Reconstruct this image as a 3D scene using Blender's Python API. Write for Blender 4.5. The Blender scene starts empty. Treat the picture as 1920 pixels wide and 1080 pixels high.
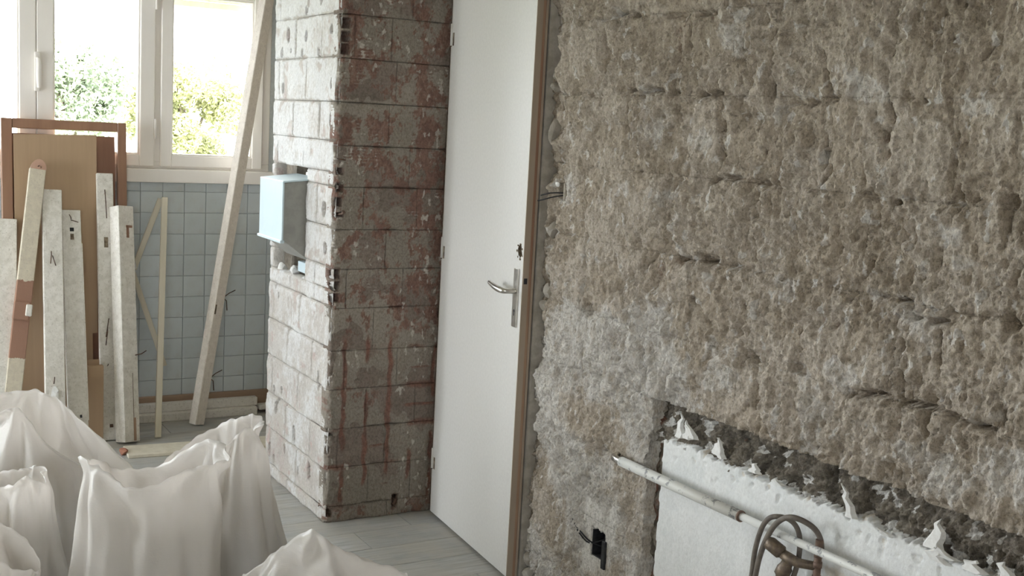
import bpy, bmesh, math, random
import numpy as np
from mathutils import Vector, Matrix

random.seed(7)
sc = bpy.context.scene
COL = sc.collection

# ------------------------------------------------------------------ camera
YAW, PITCH, ROLL, FPX, CAM_H = math.radians(30.391), math.radians(7.936), math.radians(-3.095), 2200.0, 1.62
_f = Vector((math.sin(YAW) * math.cos(PITCH), math.cos(YAW) * math.cos(PITCH), -math.sin(PITCH)))
_r = Vector((math.cos(YAW), -math.sin(YAW), 0.0))
_d = _f.cross(_r)
_r2 = math.cos(ROLL) * _r + math.sin(ROLL) * _d
_d2 = -math.sin(ROLL) * _r + math.cos(ROLL) * _d
cam_data = bpy.data.cameras.new('camera')
cam_data.sensor_fit = 'HORIZONTAL'
cam_data.sensor_width = 36.0
cam_data.lens = FPX / 1920.0 * 36.0
cam_data.clip_start = 0.05
cam_data.clip_end = 500
cam = bpy.data.objects.new('camera', cam_data)
COL.objects.link(cam)
cam.matrix_world = Matrix(((_r2.x, -_d2.x, -_f.x, 0), (_r2.y, -_d2.y, -_f.y, 0), (_r2.z, -_d2.z, -_f.z, CAM_H), (0, 0, 0, 1)))
sc.camera = cam

# ------------------------------------------------------------------ sky, sun, window portals, exposure
world = bpy.data.worlds.new('sky')
sc.world = world
world.use_nodes = True
_bg = world.node_tree.nodes['Background']
_bg.inputs[0].default_value = (0.92, 0.94, 1.0, 1)
_bg.inputs[1].default_value = 1.0
sun_data = bpy.data.lights.new('sun', 'SUN')
sun_data.energy = 2.2
sun_data.angle = 0.009
sun_data.color = (1.0, 0.93, 0.80)
sun = bpy.data.objects.new('sun', sun_data)
COL.objects.link(sun)
sun.rotation_euler = Vector((-0.35, 0.75, -0.75)).to_track_quat('-Z', 'Y').to_euler()
sun.location = (0, -5, 12)

def portal(loc, size, direction):
    d = bpy.data.lights.new('window_portal', 'AREA')
    d.shape = 'RECTANGLE'
    d.size, d.size_y = size
    d.cycles.is_portal = True
    o = bpy.data.objects.new('window_portal', d)
    COL.objects.link(o)
    o.location = loc
    o.rotation_euler = Vector(direction).to_track_quat('-Z', 'Y').to_euler()
WIN_X0, WIN_X1, WIN_Z0, WIN_Z1, YB = -0.50, 2.03, 1.30, 2.26, 6.10
LW_X, LW_Y0, LW_Y1, LW_Z0, LW_Z1 = -2.6, 4.1, 5.9, 0.45, 2.25   # unseen window added at the far end of the left wall for light
FD_X0, FD_X1, FD_Z0 = -2.35, -0.72, 0.06      # unseen balcony door added in the window wall to bring in grazing light
RW_X0, RW_X1, RW_Z0, RW_Z1, RW_Y = -2.2, -0.9, 0.85, 2.25, -2.2   # window added behind the viewer as fill light
portal(((WIN_X0 + WIN_X1) / 2, YB + 0.12, (WIN_Z0 + WIN_Z1) / 2), (WIN_X1 - WIN_X0, WIN_Z1 - WIN_Z0), (0, -1, 0))
portal((LW_X - 0.16, (LW_Y0 + LW_Y1) / 2, (LW_Z0 + LW_Z1) / 2), (LW_Y1 - LW_Y0, LW_Z1 - LW_Z0), (1, 0, 0))
portal(((FD_X0 + FD_X1) / 2, YB + 0.12, (FD_Z0 + WIN_Z1) / 2), (FD_X1 - FD_X0, WIN_Z1 - FD_Z0), (0, -1, 0))
portal(((RW_X0 + RW_X1) / 2, RW_Y - 0.14, (RW_Z0 + RW_Z1) / 2), (RW_X1 - RW_X0, RW_Z1 - RW_Z0), (0, 1, 0))

sc.view_settings.view_transform = 'Standard'
sc.view_settings.look = 'None'
sc.view_settings.gamma = 1.0
sc.view_settings.use_curve_mapping = False
sc.view_settings.exposure = 4.5
try:
    sc.cycles.use_denoising = True
    sc.cycles.max_bounces = 10
    sc.cycles.diffuse_bounces = 6
    sc.cycles.transparent_max_bounces = 12
    sc.cycles.sample_clamp_indirect = 6.0
except Exception:
    pass

# ------------------------------------------------------------------ numpy noise
def _h(ix, iy, s):
    n = (ix.astype(np.int64) * 374761393 + iy.astype(np.int64) * 668265263 + s * 974711) & 0xffffffff
    n = ((n ^ (n >> 13)) * 1274126177) & 0xffffffff
    n = ((n ^ (n >> 16)) * 2246822519) & 0xffffffff
    return ((n ^ (n >> 15)) & 0xffff) / 65535.0
def vn(x, y, s=0):
    """gradient noise, about -0.7..0.7"""
    x0 = np.floor(x); y0 = np.floor(y)
    fx = x - x0; fy = y - y0
    ux = fx * fx * fx * (fx * (fx * 6 - 15) + 10); uy = fy * fy * fy * (fy * (fy * 6 - 15) + 10)
    def g(i, j):
        a = _h(x0 + i, y0 + j, s) * 2 * np.pi
        return np.cos(a) * (fx - i) + np.sin(a) * (fy - j)
    a = g(0, 0) * (1 - ux) + g(1, 0) * ux
    b = g(0, 1) * (1 - ux) + g(1, 1) * ux
    return a * (1 - uy) + b * uy
def fbm(x, y, o=4, s=0, gain=0.5):
    t = 0.0; a = 1.0
    for k in range(o):
        t = t + a * vn(x, y, s + 31 * k); x = x * 2.03 + 3.1; y = y * 2.03 + 1.7; a *= gain
    return t
def sst(a, b, x):
    t = np.clip((x - a) / (b - a), 0, 1)
    return t * t * (3 - 2 * t)

# ------------------------------------------------------------------ mesh helpers
def tag(o, label=None, cat=None, group=None, kind=None):
    if label: o['label'] = label
    if cat: o['category'] = cat
    if group: o['group'] = group
    if kind: o['kind'] = kind
    return o
def empty(name, loc=(0, 0, 0), rot=(0, 0, 0)):
    o = bpy.data.objects.new(name, None)
    o.empty_display_size = 0.05
    COL.objects.link(o)
    o.location = loc; o.rotation_euler = rot
    return o
def link(name, me, mat=None, parent=None):
    o = bpy.data.objects.new(name, me)
    COL.objects.link(o)
    if mat is not None and len(me.materials) == 0: me.materials.append(mat)
    if parent is not None: o.parent = parent
    return o
def fast_mesh(name, V, Q, smooth=False, attrs=None):
    me = bpy.data.meshes.new(name)
    V = np.asarray(V, np.float32); Q = np.asarray(Q, np.int32)
    me.vertices.add(len(V)); me.vertices.foreach_set('co', V.ravel())
    k = Q.shape[1]
    me.loops.add(Q.size); me.loops.foreach_set('vertex_index', Q.ravel())
    me.polygons.add(len(Q))
    me.polygons.foreach_set('loop_start', np.arange(0, Q.size, k, dtype=np.int32))
    if smooth: me.polygons.foreach_set('use_smooth', np.ones(len(Q), bool))
    for n, v in (attrs or {}).items():
        a = me.attributes.new(n, 'FLOAT', 'POINT')
        a.data.foreach_set('value', np.asarray(v, np.float32))
    me.update(calc_edges=True); me.validate()
    return me
def bm_mesh(name, bm, smooth=False):
    me = bpy.data.meshes.new(name)
    bmesh.ops.recalc_face_normals(bm, faces=bm.faces[:])
    bm.to_mesh(me); bm.free()
    if smooth:
        for p in me.polygons: p.use_smooth = True
    return me
def add_box(bm, x0, x1, y0, y1, z0, z1, bev=0.0, seg=1):
    r = bmesh.ops.create_cube(bm, size=1.0)
    vs = r['verts']
    for v in vs:
        v.co = Vector(((x0 + x1) / 2 + v.co.x * (x1 - x0), (y0 + y1) / 2 + v.co.y * (y1 - y0), (z0 + z1) / 2 + v.co.z * (z1 - z0)))
    if bev > 0:
        es = list({e for v in vs for e in v.link_edges})
        bmesh.ops.bevel(bm, geom=es, offset=bev, segments=seg, affect='EDGES', profile=0.7)
def box(name, x0, x1, y0, y1, z0, z1, mat, parent=None, bev=0.0, seg=1):
    bm = bmesh.new(); add_box(bm, x0, x1, y0, y1, z0, z1, bev, seg)
    return link(name, bm_mesh(name, bm), mat, parent)
def boxes(name, L, mat, parent=None, bev=0.0):
    bm = bmesh.new()
    for b in L: add_box(bm, *b, bev=bev)
    return link(name, bm_mesh(name, bm), mat, parent)
def tube(name, pts, radii, mat, parent=None, seg=12, cap=True, smooth_path=0):
    P = [Vector(p) for p in pts]
    if not hasattr(radii, '__len__'): radii = [radii] * len(P)
    radii = list(radii)
    for _ in range(smooth_path):       # Chaikin-like densify
        NP, NR = [P[0]], [radii[0]]
        for i in range(len(P) - 1):
            NP += [P[i] * .75 + P[i + 1] * .25, P[i] * .25 + P[i + 1] * .75]
            NR += [radii[i] * .75 + radii[i + 1] * .25, radii[i] * .25 + radii[i + 1] * .75]
        P, radii = NP + [P[-1]], NR + [radii[-1]]
    n = len(P); V = []; Q = []
    t0 = (P[1] - P[0]).normalized()
    a = t0.orthogonal().normalized()
    for i in range(n):
        t = (P[min(i + 1, n - 1)] - P[max(i - 1, 0)]).normalized()
        a = (a - t * a.dot(t))
        if a.length < 1e-6: a = t.orthogonal()
        a.normalize(); b = t.cross(a)
        for k in range(seg):
            an = 2 * math.pi * k / seg
            V.append(P[i] + (a * math.cos(an) + b * math.sin(an)) * radii[i])
    for i in range(n - 1):
        for k in range(seg):
            k2 = (k + 1) % seg
            Q.append((i * seg + k, i * seg + k2, (i + 1) * seg + k2, (i + 1) * seg + k))
    me = bpy.data.meshes.new(name)
    F = [tuple(q) for q in Q]
    if cap: F += [tuple(range(seg - 1, -1, -1)), tuple(range((n - 1) * seg, n * seg))]
    me.from_pydata([tuple(v) for v in V], [], F); me.update()
    for p in me.polygons: p.use_smooth = len(p.vertices) == 4
    return link(name, me, mat, parent)

def relief(name, parent, mat, O, U, Vv, N, u0, u1, v0, v1, res, hf, back=0.05, smooth=False):
    """one solid piece whose front is a height field hf(u, v) -> (h, attrs); sides go back by `back`"""
    nu = max(2, int(round((u1 - u0) / res)) + 1); nv = max(2, int(round((v1 - v0) / res)) + 1)
    uu, vv = np.meshgrid(np.linspace(u0, u1, nu), np.linspace(v0, v1, nv))
    uu = uu.ravel(); vv = vv.ravel()
    h, at = hf(uu, vv)
    O, U, Vv, N = (np.array(a, float) for a in (O, U, Vv, N))
    P = O + uu[:, None] * U + vv[:, None] * Vv + h[:, None] * N
    i, j = np.meshgrid(np.arange(nu - 1), np.arange(nv - 1))
    a = (j * nu + i).ravel()
    Q = np.stack([a, a + 1, a + nu + 1, a + nu], 1)
    ring = np.concatenate([np.arange(nu), np.arange(1, nv) * nu + nu - 1, (nv - 1) * nu + np.arange(nu - 2, -1, -1), np.arange(nv - 2, 0, -1) * nu])
    B = O + uu[ring, None] * U + vv[ring, None] * Vv - back * N
    n0 = len(P); m = len(ring); k = np.arange(m); k2 = (k + 1) % m
    Q = np.concatenate([Q, np.stack([ring[k], n0 + k, n0 + k2, ring[k2]], 1)])
    P = np.concatenate([P, B])
    at = {n: np.concatenate([v, v[ring]]) for n, v in at.items()}
    return link(name, fast_mesh(name, P, Q, smooth, at), mat, parent)

# ------------------------------------------------------------------ materials
class NT:
    def __init__(s, name):
        s.m = bpy.data.materials.new(name); s.m.use_nodes = True
        s.t = s.m.node_tree; s.t.nodes.clear()
        s.out = s.t.nodes.new('ShaderNodeOutputMaterial')
        s.tc = s.t.nodes.new('ShaderNodeTexCoord')
    def set(s, sock, v):
        if isinstance(v, bpy.types.NodeSocket): s.t.links.new(v, sock)
        elif isinstance(v, tuple) and len(v) == 3 and sock.type == 'RGBA': sock.default_value = (*v, 1)
        else: sock.default_value = v
    def noise(s, scale, detail=3, rough=0.6, dist=0.0, co=None, stretch=None):
        n = s.t.nodes.new('ShaderNodeTexNoise')
        c = co or s.tc.outputs['Object']
        if stretch:
            mp = s.t.nodes.new('ShaderNodeMapping'); s.t.links.new(c, mp.inputs[0]); mp.inputs['Scale'].default_value = stretch; c = mp.outputs[0]
        s.t.links.new(c, n.inputs['Vector'])
        n.inputs['Scale'].default_value = scale; n.inputs['Detail'].default_value = detail
        n.inputs['Roughness'].default_value = rough; n.inputs['Distortion'].default_value = dist
        return n.outputs['Fac']
    def ramp(s, fac, a, b):
        n = s.t.nodes.new('ShaderNodeMapRange'); n.clamp = True; n.interpolation_type = 'SMOOTHSTEP'
        s.set(n.inputs['Value'], fac); n.inputs['From Min'].default_value = a; n.inputs['From Max'].default_value = b
        return n.outputs[0]
    def mix(s, fac, a, b):
        n = s.t.nodes.new('ShaderNodeMix'); n.data_type = 'RGBA'
        s.set(n.inputs[0], fac); s.set(n.inputs[6], a); s.set(n.inputs[7], b)
        return n.outputs[2]
    def math(s, op, a, b=0.0):
        n = s.t.nodes.new('ShaderNodeMath'); n.operation = op
        s.set(n.inputs[0], a); s.set(n.inputs[1], b)
        return n.outputs[0]
    def attr(s, name):
        n = s.t.nodes.new('ShaderNodeAttribute'); n.attribute_name = name
        return n.outputs['Fac']
    def sep(s, co=None):
        n = s.t.nodes.new('ShaderNodeSeparateXYZ'); s.t.links.new(co or s.tc.outputs['Object'], n.inputs[0])
        return n.outputs
    def rnd(s):
        return s.t.nodes.new('ShaderNodeObjectInfo').outputs['Random']
    def bump(s, h, strength=0.5, dist=0.01, normal=None):
        n = s.t.nodes.new('ShaderNodeBump'); s.set(n.inputs['Height'], h)
        n.inputs['Strength'].default_value = strength; n.inputs['Distance'].default_value = dist
        if normal is not None: s.t.links.new(normal, n.inputs['Normal'])
        return n.outputs[0]
    def bsdf(s, col, rough=0.8, metal=0.0, normal=None, spec=0.3, emis=None):
        b = s.t.nodes.new('ShaderNodeBsdfPrincipled')
        s.set(b.inputs['Base Color'], col); s.set(b.inputs['Roughness'], rough); s.set(b.inputs['Metallic'], metal)
        b.inputs['Specular IOR Level'].default_value = spec
        if normal is not None: s.t.links.new(normal, b.inputs['Normal'])
        s.b = b
        s.t.links.new(b.outputs[0], s.out.inputs[0])
        return s.m

def plain(name, c, c2=None, scale=20, rough=0.7, metal=0.0, bump=0.15, spec=0.3, stretch=None, dist=0.003):
    t = NT(name)
    f = t.noise(scale, 4, 0.6, stretch=stretch)
    col = t.mix(t.ramp(f, 0.35, 0.65), c, c2 or tuple(x * 0.85 for x in c))
    return t.bsdf(col, rough, metal, t.bump(f, bump, dist) if bump else None, spec)

def masonry(name, base, base2, plas, plas2, wht, red, red2, fine=1.0, r0=0.30, r1=0.75):
    """bare block / plaster skim / white residue / red brick, chosen by point attributes of the piece"""
    t = NT(name)
    n1 = t.noise(7, 5, 0.65); n2 = t.noise(45, 5, 0.7, stretch=(1.0, 1.0, 0.6)); n3 = t.noise(130, 4, 0.75, stretch=(1.0, 1.0, 0.7)); n4 = t.noise(2.3, 3, 0.6)
    a = t.mix(t.ramp(n1, 0.35, 0.68), base, base2)
    b = t.mix(t.ramp(n4, 0.35, 0.65), plas, plas2)
    col = t.mix(t.ramp(t.math('ADD', t.attr('plas'), t.math('MULTIPLY', t.math('SUBTRACT', n2, 0.5), 1.1)), 0.25, 0.75), a, b)
    r = t.mix(t.ramp(n2, 0.35, 0.65), red, red2)
    col = t.mix(t.ramp(t.math('ADD', t.attr('red'), t.math('MULTIPLY', t.math('SUBTRACT', n2, 0.5), 1.7)), r0, r1), col, r)
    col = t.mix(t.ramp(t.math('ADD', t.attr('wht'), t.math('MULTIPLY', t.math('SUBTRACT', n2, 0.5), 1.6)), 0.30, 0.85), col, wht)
    grain = t.mix(t.ramp(n3, 0.30, 0.62), (0.52, 0.50, 0.47), (1.08, 1.08, 1.08))
    mul = t.t.nodes.new('ShaderNodeMix'); mul.data_type = 'RGBA'; mul.blend_type = 'MULTIPLY'
    mul.inputs[0].default_value = 0.75 * fine
    t.set(mul.inputs[6], col); t.set(mul.inputs[7], grain)
    nb = t.bump(n2, 0.8 * fine, 0.012)
    nb = t.bump(n3, 0.9 * fine, 0.005, nb)
    return t.bsdf(mul.outputs[2], 0.92, 0, nb, 0.15)

M = {}
M['rough'] = masonry('rough_block', (0.43, 0.37, 0.30), (0.48, 0.415, 0.34), (0.48, 0.42, 0.35), (0.525, 0.465, 0.395), (0.66, 0.63, 0.59), (0.31, 0.225, 0.175), (0.28, 0.21, 0.165))
M['cement'] = masonry('dark_cement', (0.13, 0.115, 0.095), (0.21, 0.185, 0.155), (0.25, 0.22, 0.185), (0.29, 0.26, 0.215), (0.75, 0.74, 0.72), (0.33, 0.16, 0.11), (0.24, 0.13, 0.10))
M['panel'] = masonry('white_plaster', (0.72, 0.74, 0.74), (0.78, 0.79, 0.79), (0.80, 0.81, 0.81), (0.74, 0.75, 0.75), (0.82, 0.83, 0.83), (0.58, 0.51, 0.42), (0.60, 0.54, 0.45), 0.25)
M['dark_brick'] = masonry('mortared_brick', (0.30, 0.25, 0.215), (0.245, 0.205, 0.175), (0.37, 0.33, 0.285), (0.31, 0.275, 0.235), (0.58, 0.54, 0.49), (0.30, 0.155, 0.12), (0.22, 0.14, 0.115), 0.85, 0.10, 1.10)
M['light_brick'] = masonry('whitewashed_brick', (0.50, 0.465, 0.43), (0.57, 0.54, 0.51), (0.59, 0.565, 0.54), (0.54, 0.505, 0.465), (0.68, 0.675, 0.67), (0.56, 0.45, 0.415), (0.50, 0.41, 0.385), 0.5)
M['mortar'] = plain('mortar', (0.44, 0.40, 0.34), (0.30, 0.27, 0.23), 60, 0.95, bump=0.8, spec=0.1)
M['core'] = plain('rubble_core', (0.36, 0.32, 0.27), (0.24, 0.21, 0.18), 30, 0.95, bump=0.9, spec=0.1)
M['wallpaint'] = plain('cream_paint', (0.76, 0.68, 0.58), (0.73, 0.65, 0.55), 3, 0.85, bump=0.05)
M['ceiling'] = plain('ceiling_paint', (0.66, 0.62, 0.57), (0.63, 0.59, 0.54), 3, 0.9, bump=0.05)
M['grout'] = plain('grout', (0.60, 0.64, 0.65), (0.54, 0.58, 0.59), 60, 0.9, bump=0.3)
def tile_mat():
    t = NT('grey_blue_tile')
    r = t.rnd(); n = t.noise(18, 3, 0.6)
    c = t.mix(r, (0.56, 0.615, 0.635), (0.61, 0.66, 0.675))
    c = t.mix(t.math('MULTIPLY', t.ramp(n, 0.45, 0.75), 0.35), c, (0.50, 0.50, 0.47))
    return t.bsdf(c, 0.32, 0, t.bump(n, 0.08, 0.002), 0.4)
M['tile'] = tile_mat()
def floor_mat():
    t = NT('grey_vinyl_plank')
    r = t.rnd(); g = t.noise(5, 5, 0.6, stretch=(1.0, 14.0, 1.0)); d = t.noise(4, 5, 0.65); d2 = t.noise(90, 3, 0.7)
    c = t.mix(r, (0.40, 0.405, 0.40), (0.52, 0.525, 0.52))
    c = t.mix(t.ramp(g, 0.35, 0.7), c, (0.33, 0.33, 0.32))
    c = t.mix(t.math('MULTIPLY', t.ramp(d, 0.35, 0.65), 0.75), c, (0.50, 0.47, 0.42))
    c = t.mix(t.math('MULTIPLY', t.ramp(d2, 0.62, 0.75), 0.5), c, (0.66, 0.64, 0.60))
    return t.bsdf(c, t.math('ADD', 0.38, t.math('MULTIPLY', d, 0.4)), 0, t.bump(d2, 0.2, 0.002), 0.35)
M['floor'] = floor_mat()
M['winframe'] = plain('window_paint', (0.88, 0.84, 0.80), (0.84, 0.80, 0.75), 8, 0.5, bump=0.06, stretch=(1, 1, 0.2))
M['chrome'] = plain('brushed_metal', (0.72, 0.70, 0.66), (0.62, 0.60, 0.56), 60, 0.28, 1.0, bump=0.05)
M['door'] = plain('door_paint', (0.66, 0.645, 0.62), (0.63, 0.615, 0.59), 90, 0.5, bump=0.25, dist=0.0015, spec=0.35)
M['dooredge'] = plain('door_edge_wood', (0.41, 0.335, 0.265), (0.35, 0.285, 0.225), 10, 0.6, bump=0.1, stretch=(1, 1, .1))
M['rebate'] = plain('rebate_wood', (0.30, 0.17, 0.115), (0.40, 0.27, 0.19), 14, 0.6, bump=0.1, stretch=(1, 1, .1))
M['darkwood'] = plain('splintered_wood', (0.10, 0.075, 0.05), (0.25, 0.2, 0.14), 60, 0.9, bump=0.6)
M['nail'] = plain('rusty_nail', (0.07, 0.05, 0.045), (0.15, 0.09, 0.06), 80, 0.7, 0.3, bump=0.2)
M['black'] = plain('black_plastic', (0.02, 0.02, 0.022), (0.035, 0.035, 0.038), 60, 0.5, bump=0.05)
M['cardboard'] = plain('cardboard', (0.44, 0.31, 0.20), (0.42, 0.295, 0.19), 60, 0.85, bump=0.1, stretch=(1, 1, 0.05))
M['brownwood'] = plain('brown_veneer', (0.36, 0.205, 0.13), (0.30, 0.165, 0.105), 8, 0.42, bump=0.1, stretch=(2, 2, 0.15), spec=0.4)
M['brownpanel'] = plain('brown_panel', (0.33, 0.18, 0.12), (0.28, 0.15, 0.10), 8, 0.5, bump=0.08, stretch=(2, 2, 0.15))
M['stickwood'] = plain('pale_stick', (0.74, 0.69, 0.58), (0.66, 0.61, 0.5), 20, 0.6, bump=0.1, stretch=(1, 1, .1))
M['cabinet'] = plain('pale_blue_enamel', (0.62, 0.74, 0.80), (0.66, 0.77, 0.82), 6, 0.35, bump=0.02, spec=0.4)
M['cabinet_side'] = plain('grey_sheet_metal', (0.34, 0.335, 0.31), (0.29, 0.285, 0.265), 25, 0.5, bump=0.1)
M['rubber'] = plain('grey_rubber', (0.14, 0.12, 0.105), (0.20, 0.175, 0.15), 40, 0.55, bump=0.1)
M['brass'] = plain('tarnished_brass', (0.24, 0.19, 0.14), (0.15, 0.12, 0.10), 70, 0.5, 0.6, bump=0.5)
M['copper'] = plain('dull_copper', (0.16, 0.11, 0.085), (0.24, 0.165, 0.13), 60, 0.6, 0.3, bump=0.3)
M['flake'] = plain('white_filler', (0.84, 0.84, 0.83), (0.76, 0.75, 0.73), 90, 0.8, bump=0.5)
def chipped(name, paint, paint2, under, bands, amount=0.30):
    """old paint with bare reddish wood where it has come off: noise + given height bands (local z)"""
    t = NT(name)
    n = t.noise(9, 5, 0.7, 0.4, stretch=(1, 1, 0.45)); n2 = t.noise(40, 4, 0.65); z = t.sep()[2]
    c = t.mix(t.ramp(n2, 0.3, 0.7), paint, paint2)
    msk = t.ramp(n, 1 - amount, 1 - amount + 0.03)
    for (a, b) in bands:
        m = t.math('MULTIPLY', t.ramp(z, a - .02, a + .02), t.math('SUBTRACT', 1.0, t.ramp(z, b - .02, b + .02)))
        m = t.ramp(t.math('ADD', m, t.math('MULTIPLY', t.math('SUBTRACT', n, 0.5), 3.2)), 0.50, 0.62)
        msk = t.math('MAXIMUM', msk, m)
    n3 = t.noise(120, 2, 0.6)
    c = t.mix(t.math('MULTIPLY', t.ramp(n3, 0.58, 0.7), 0.4), c, (0.33, 0.29, 0.24))
    st = t.noise(11, 4, 0.7, 0.3, stretch=(6, 6, 0.5))
    c = t.mix(t.math('MULTIPLY', t.ramp(st, 0.58, 0.75), 0.5), c, (0.46, 0.40, 0.33))
    c = t.mix(msk, c, under)
    return t.bsdf(c, 0.7, 0, t.bump(t.math('SUBTRACT', n2, t.math('MULTIPLY', msk, 0.6)), 0.35, 0.003), 0.25)
M['oldpaint'] = chipped('old_white_paint', (0.80, 0.77, 0.72), (0.66, 0.63, 0.57), (0.33, 0.23, 0.165), [], 0.33)
M['oldpaint_red'] = chipped('old_paint_over_red', (0.66, 0.60, 0.48), (0.58, 0.52, 0.42), (0.33, 0.19, 0.135), [(0.44, 0.80)], 0.30)
M['oldpaint_beam'] = chipped('beam_paint', (0.80, 0.74, 0.67), (0.70, 0.64, 0.57), (0.52, 0.42, 0.33), [], 0.33)
M['skirting'] = chipped('skirting_paint', (0.84, 0.81, 0.76), (0.78, 0.75, 0.70), (0.42, 0.32, 0.24), [], 0.24)
M['rawwood'] = plain('raw_wood', (0.42, 0.30, 0.21), (0.34, 0.24, 0.17), 10, 0.7, bump=0.15, stretch=(.1, 1, 1))
def pipe_mat():
    t = NT('painted_pipe'); n = t.noise(28, 5, 0.7, 0.3); n2 = t.noise(120, 2)
    y = t.sep()[1]
    wear = t.ramp(t.math('SUBTRACT', 1.95, y), 0.0, 0.35)
    m = t.ramp(t.math('ADD', n, t.math('MULTIPLY', wear, 0.35)), 0.56, 0.62)
    c = t.mix(m, (0.70, 0.70, 0.67), (0.30, 0.305, 0.31))
    return t.bsdf(c, 0.45, 0, t.bump(t.math('SUBTRACT', n2, m), 0.3, 0.002), 0.4)
M['pipe'] = pipe_mat()
def glass_mat():
    t = NT('window_glass')
    tr = t.t.nodes.new('ShaderNodeBsdfTransparent'); tr.inputs[0].default_value = (0.95, 0.97, 0.96, 1)
    gl = t.t.nodes.new('ShaderNodeBsdfGlossy'); gl.inputs['Roughness'].default_value = 0.02
    fr = t.t.nodes.new('ShaderNodeFresnel'); fr.inputs[0].default_value = 1.45
    mx = t.t.nodes.new('ShaderNodeMixShader')
    t.t.links.new(fr.outputs[0], mx.inputs[0]); t.t.links.new(tr.outputs[0], mx.inputs[1]); t.t.links.new(gl.outputs[0], mx.inputs[2])
    t.t.links.new(mx.outputs[0], t.out.inputs[0])
    return t.m
M['glass'] = glass_mat()
def sack_mat():
    t = NT('woven_white_plastic')
    n = t.noise(5, 3, 0.5)
    wv = t.t.nodes.new('ShaderNodeTexWave'); wv.wave_type = 'BANDS'; wv.bands_direction = 'Z'; wv.inputs['Scale'].default_value = 70
    t.t.links.new(t.tc.outputs['Object'], wv.inputs[0])
    wr = t.noise(14, 4, 0.6, 0.6)
    col = t.mix(t.ramp(n, 0.35, 0.65), (0.86, 0.85, 0.835), (0.83, 0.815, 0.795))
    nb = t.bump(wr, 0.25, 0.012); nb = t.bump(wv.outputs['Fac'], 0.10, 0.001, nb)
    t.bsdf(col, 0.3, 0, nb, 0.5)
    tr = t.t.nodes.new('ShaderNodeBsdfTranslucent'); tr.inputs[0].default_value = (0.86, 0.82, 0.78, 1)
    t.t.links.new(nb, tr.inputs['Normal'])
    mx = t.t.nodes.new('ShaderNodeMixShader'); mx.inputs[0].default_value = 0.5
    t.t.links.new(t.b.outputs[0], mx.inputs[1]); t.t.links.new(tr.outputs[0], mx.inputs[2])
    t.t.links.new(mx.outputs[0], t.out.inputs[0])
    return t.m
M['sack'] = sack_mat()
def leaf_mat(name, a, b):
    t = NT(name)
    col = t.mix(t.noise(1.4, 4, 0.7), a, b)
    t.bsdf(col, 0.6, 0, None, 0.2)
    tr = t.t.nodes.new('ShaderNodeBsdfTranslucent'); t.set(tr.inputs[0], col)
    mx = t.t.nodes.new('ShaderNodeMixShader'); mx.inputs[0].default_value = 0.4
    t.t.links.new(t.b.outputs[0], mx.inputs[1]); t.t.links.new(tr.outputs[0], mx.inputs[2]); t.t.links.new(mx.outputs[0], t.out.inputs[0])
    return t.m
M['bark'] = plain('bark', (0.10, 0.08, 0.06), (0.15, 0.12, 0.09), 12, 0.9, bump=0.5)
M['grass'] = plain('garden_ground', (0.10, 0.13, 0.05), (0.14, 0.15, 0.07), 0.6, 0.95, bump=0)

# ------------------------------------------------------------------ room shell
CEIL = 2.52
XW = 2.13                       # mean face of the rough wall
JAMB, HINGE_Y = 3.452, 4.22      # doorway between these
# floor: screed with vinyl planks
floor = box('floor', LW_X, 2.9, -2.2, 6.3, -0.14, -0.006, M['mortar'])
tag(floor, 'grey vinyl plank floor covered in building dust', 'floor', kind='structure')
PW, PL = 0.184, 1.22
bm = bmesh.new(); add_box(bm, 0, PL - 0.002, 0, PW - 0.002, -0.006, 0, 0.0012)
plank_me = bm_mesh('plank', bm); plank_me.materials.append(M['floor'])
row = 0
y = -2.15
while y < 6.1:
    x = LW_X + 0.02 - [0.0, 0.55, 0.3, 0.85][row % 4]
    while x < 2.12:
        if x > LW_X - PL * 0.9:
            o = link('plank', plank_me, None, floor); o.location = (x, y, 0)
        x += PL
    y += PW; row += 1
ceiling = box('ceiling', LW_X - 0.2, 3.4, -2.4, 6.4, CEIL, CEIL + 0.15, M['ceiling'])
tag(ceiling, 'off-white painted ceiling above the room', 'ceiling', kind='structure')
rear = boxes('wall_rear', [(LW_X - 0.2, 3.4, RW_Y - .2, RW_Y, 0, RW_Z0), (LW_X - 0.2, 3.4, RW_Y - .2, RW_Y, RW_Z1, CEIL),
                           (LW_X - 0.2, RW_X0, RW_Y - .2, RW_Y, RW_Z0, RW_Z1), (RW_X1, 3.4, RW_Y - .2, RW_Y, RW_Z0, RW_Z1)], M['wallpaint'])
tag(rear, 'cream painted wall behind the viewer', 'wall', kind='structure')
left = boxes('wall_left', [(LW_X - 0.2, LW_X, -2.2, 6.3, 0, LW_Z0), (LW_X - 0.2, LW_X, -2.2, 6.3, LW_Z1, CEIL),
                           (LW_X - 0.2, LW_X, -2.2, LW_Y0, LW_Z0, LW_Z1), (LW_X - 0.2, LW_X, LW_Y1, 6.3, LW_Z0, LW_Z1)], M['wallpaint'])
tag(left, 'cream painted wall on the left', 'wall', kind='structure')
hall = boxes('wall_hall', [(3.2, 3.4, -2.2, 6.3, 0, CEIL), (2.9, 3.2, 3.0, 3.1, 0, CEIL), (2.3, 3.3, 5.2, 5.3, 0, CEIL)], M['wallpaint'])
tag(hall, 'plain wall of the dark hall behind the door', 'wall', kind='structure')
hfloor = box('floor_hall', 2.9, 3.4, -2.2, 6.3, -0.14, -0.006, M['mortar'])
tag(hfloor, 'bare screed floor of the dark hall', 'floor', kind='structure')

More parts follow.
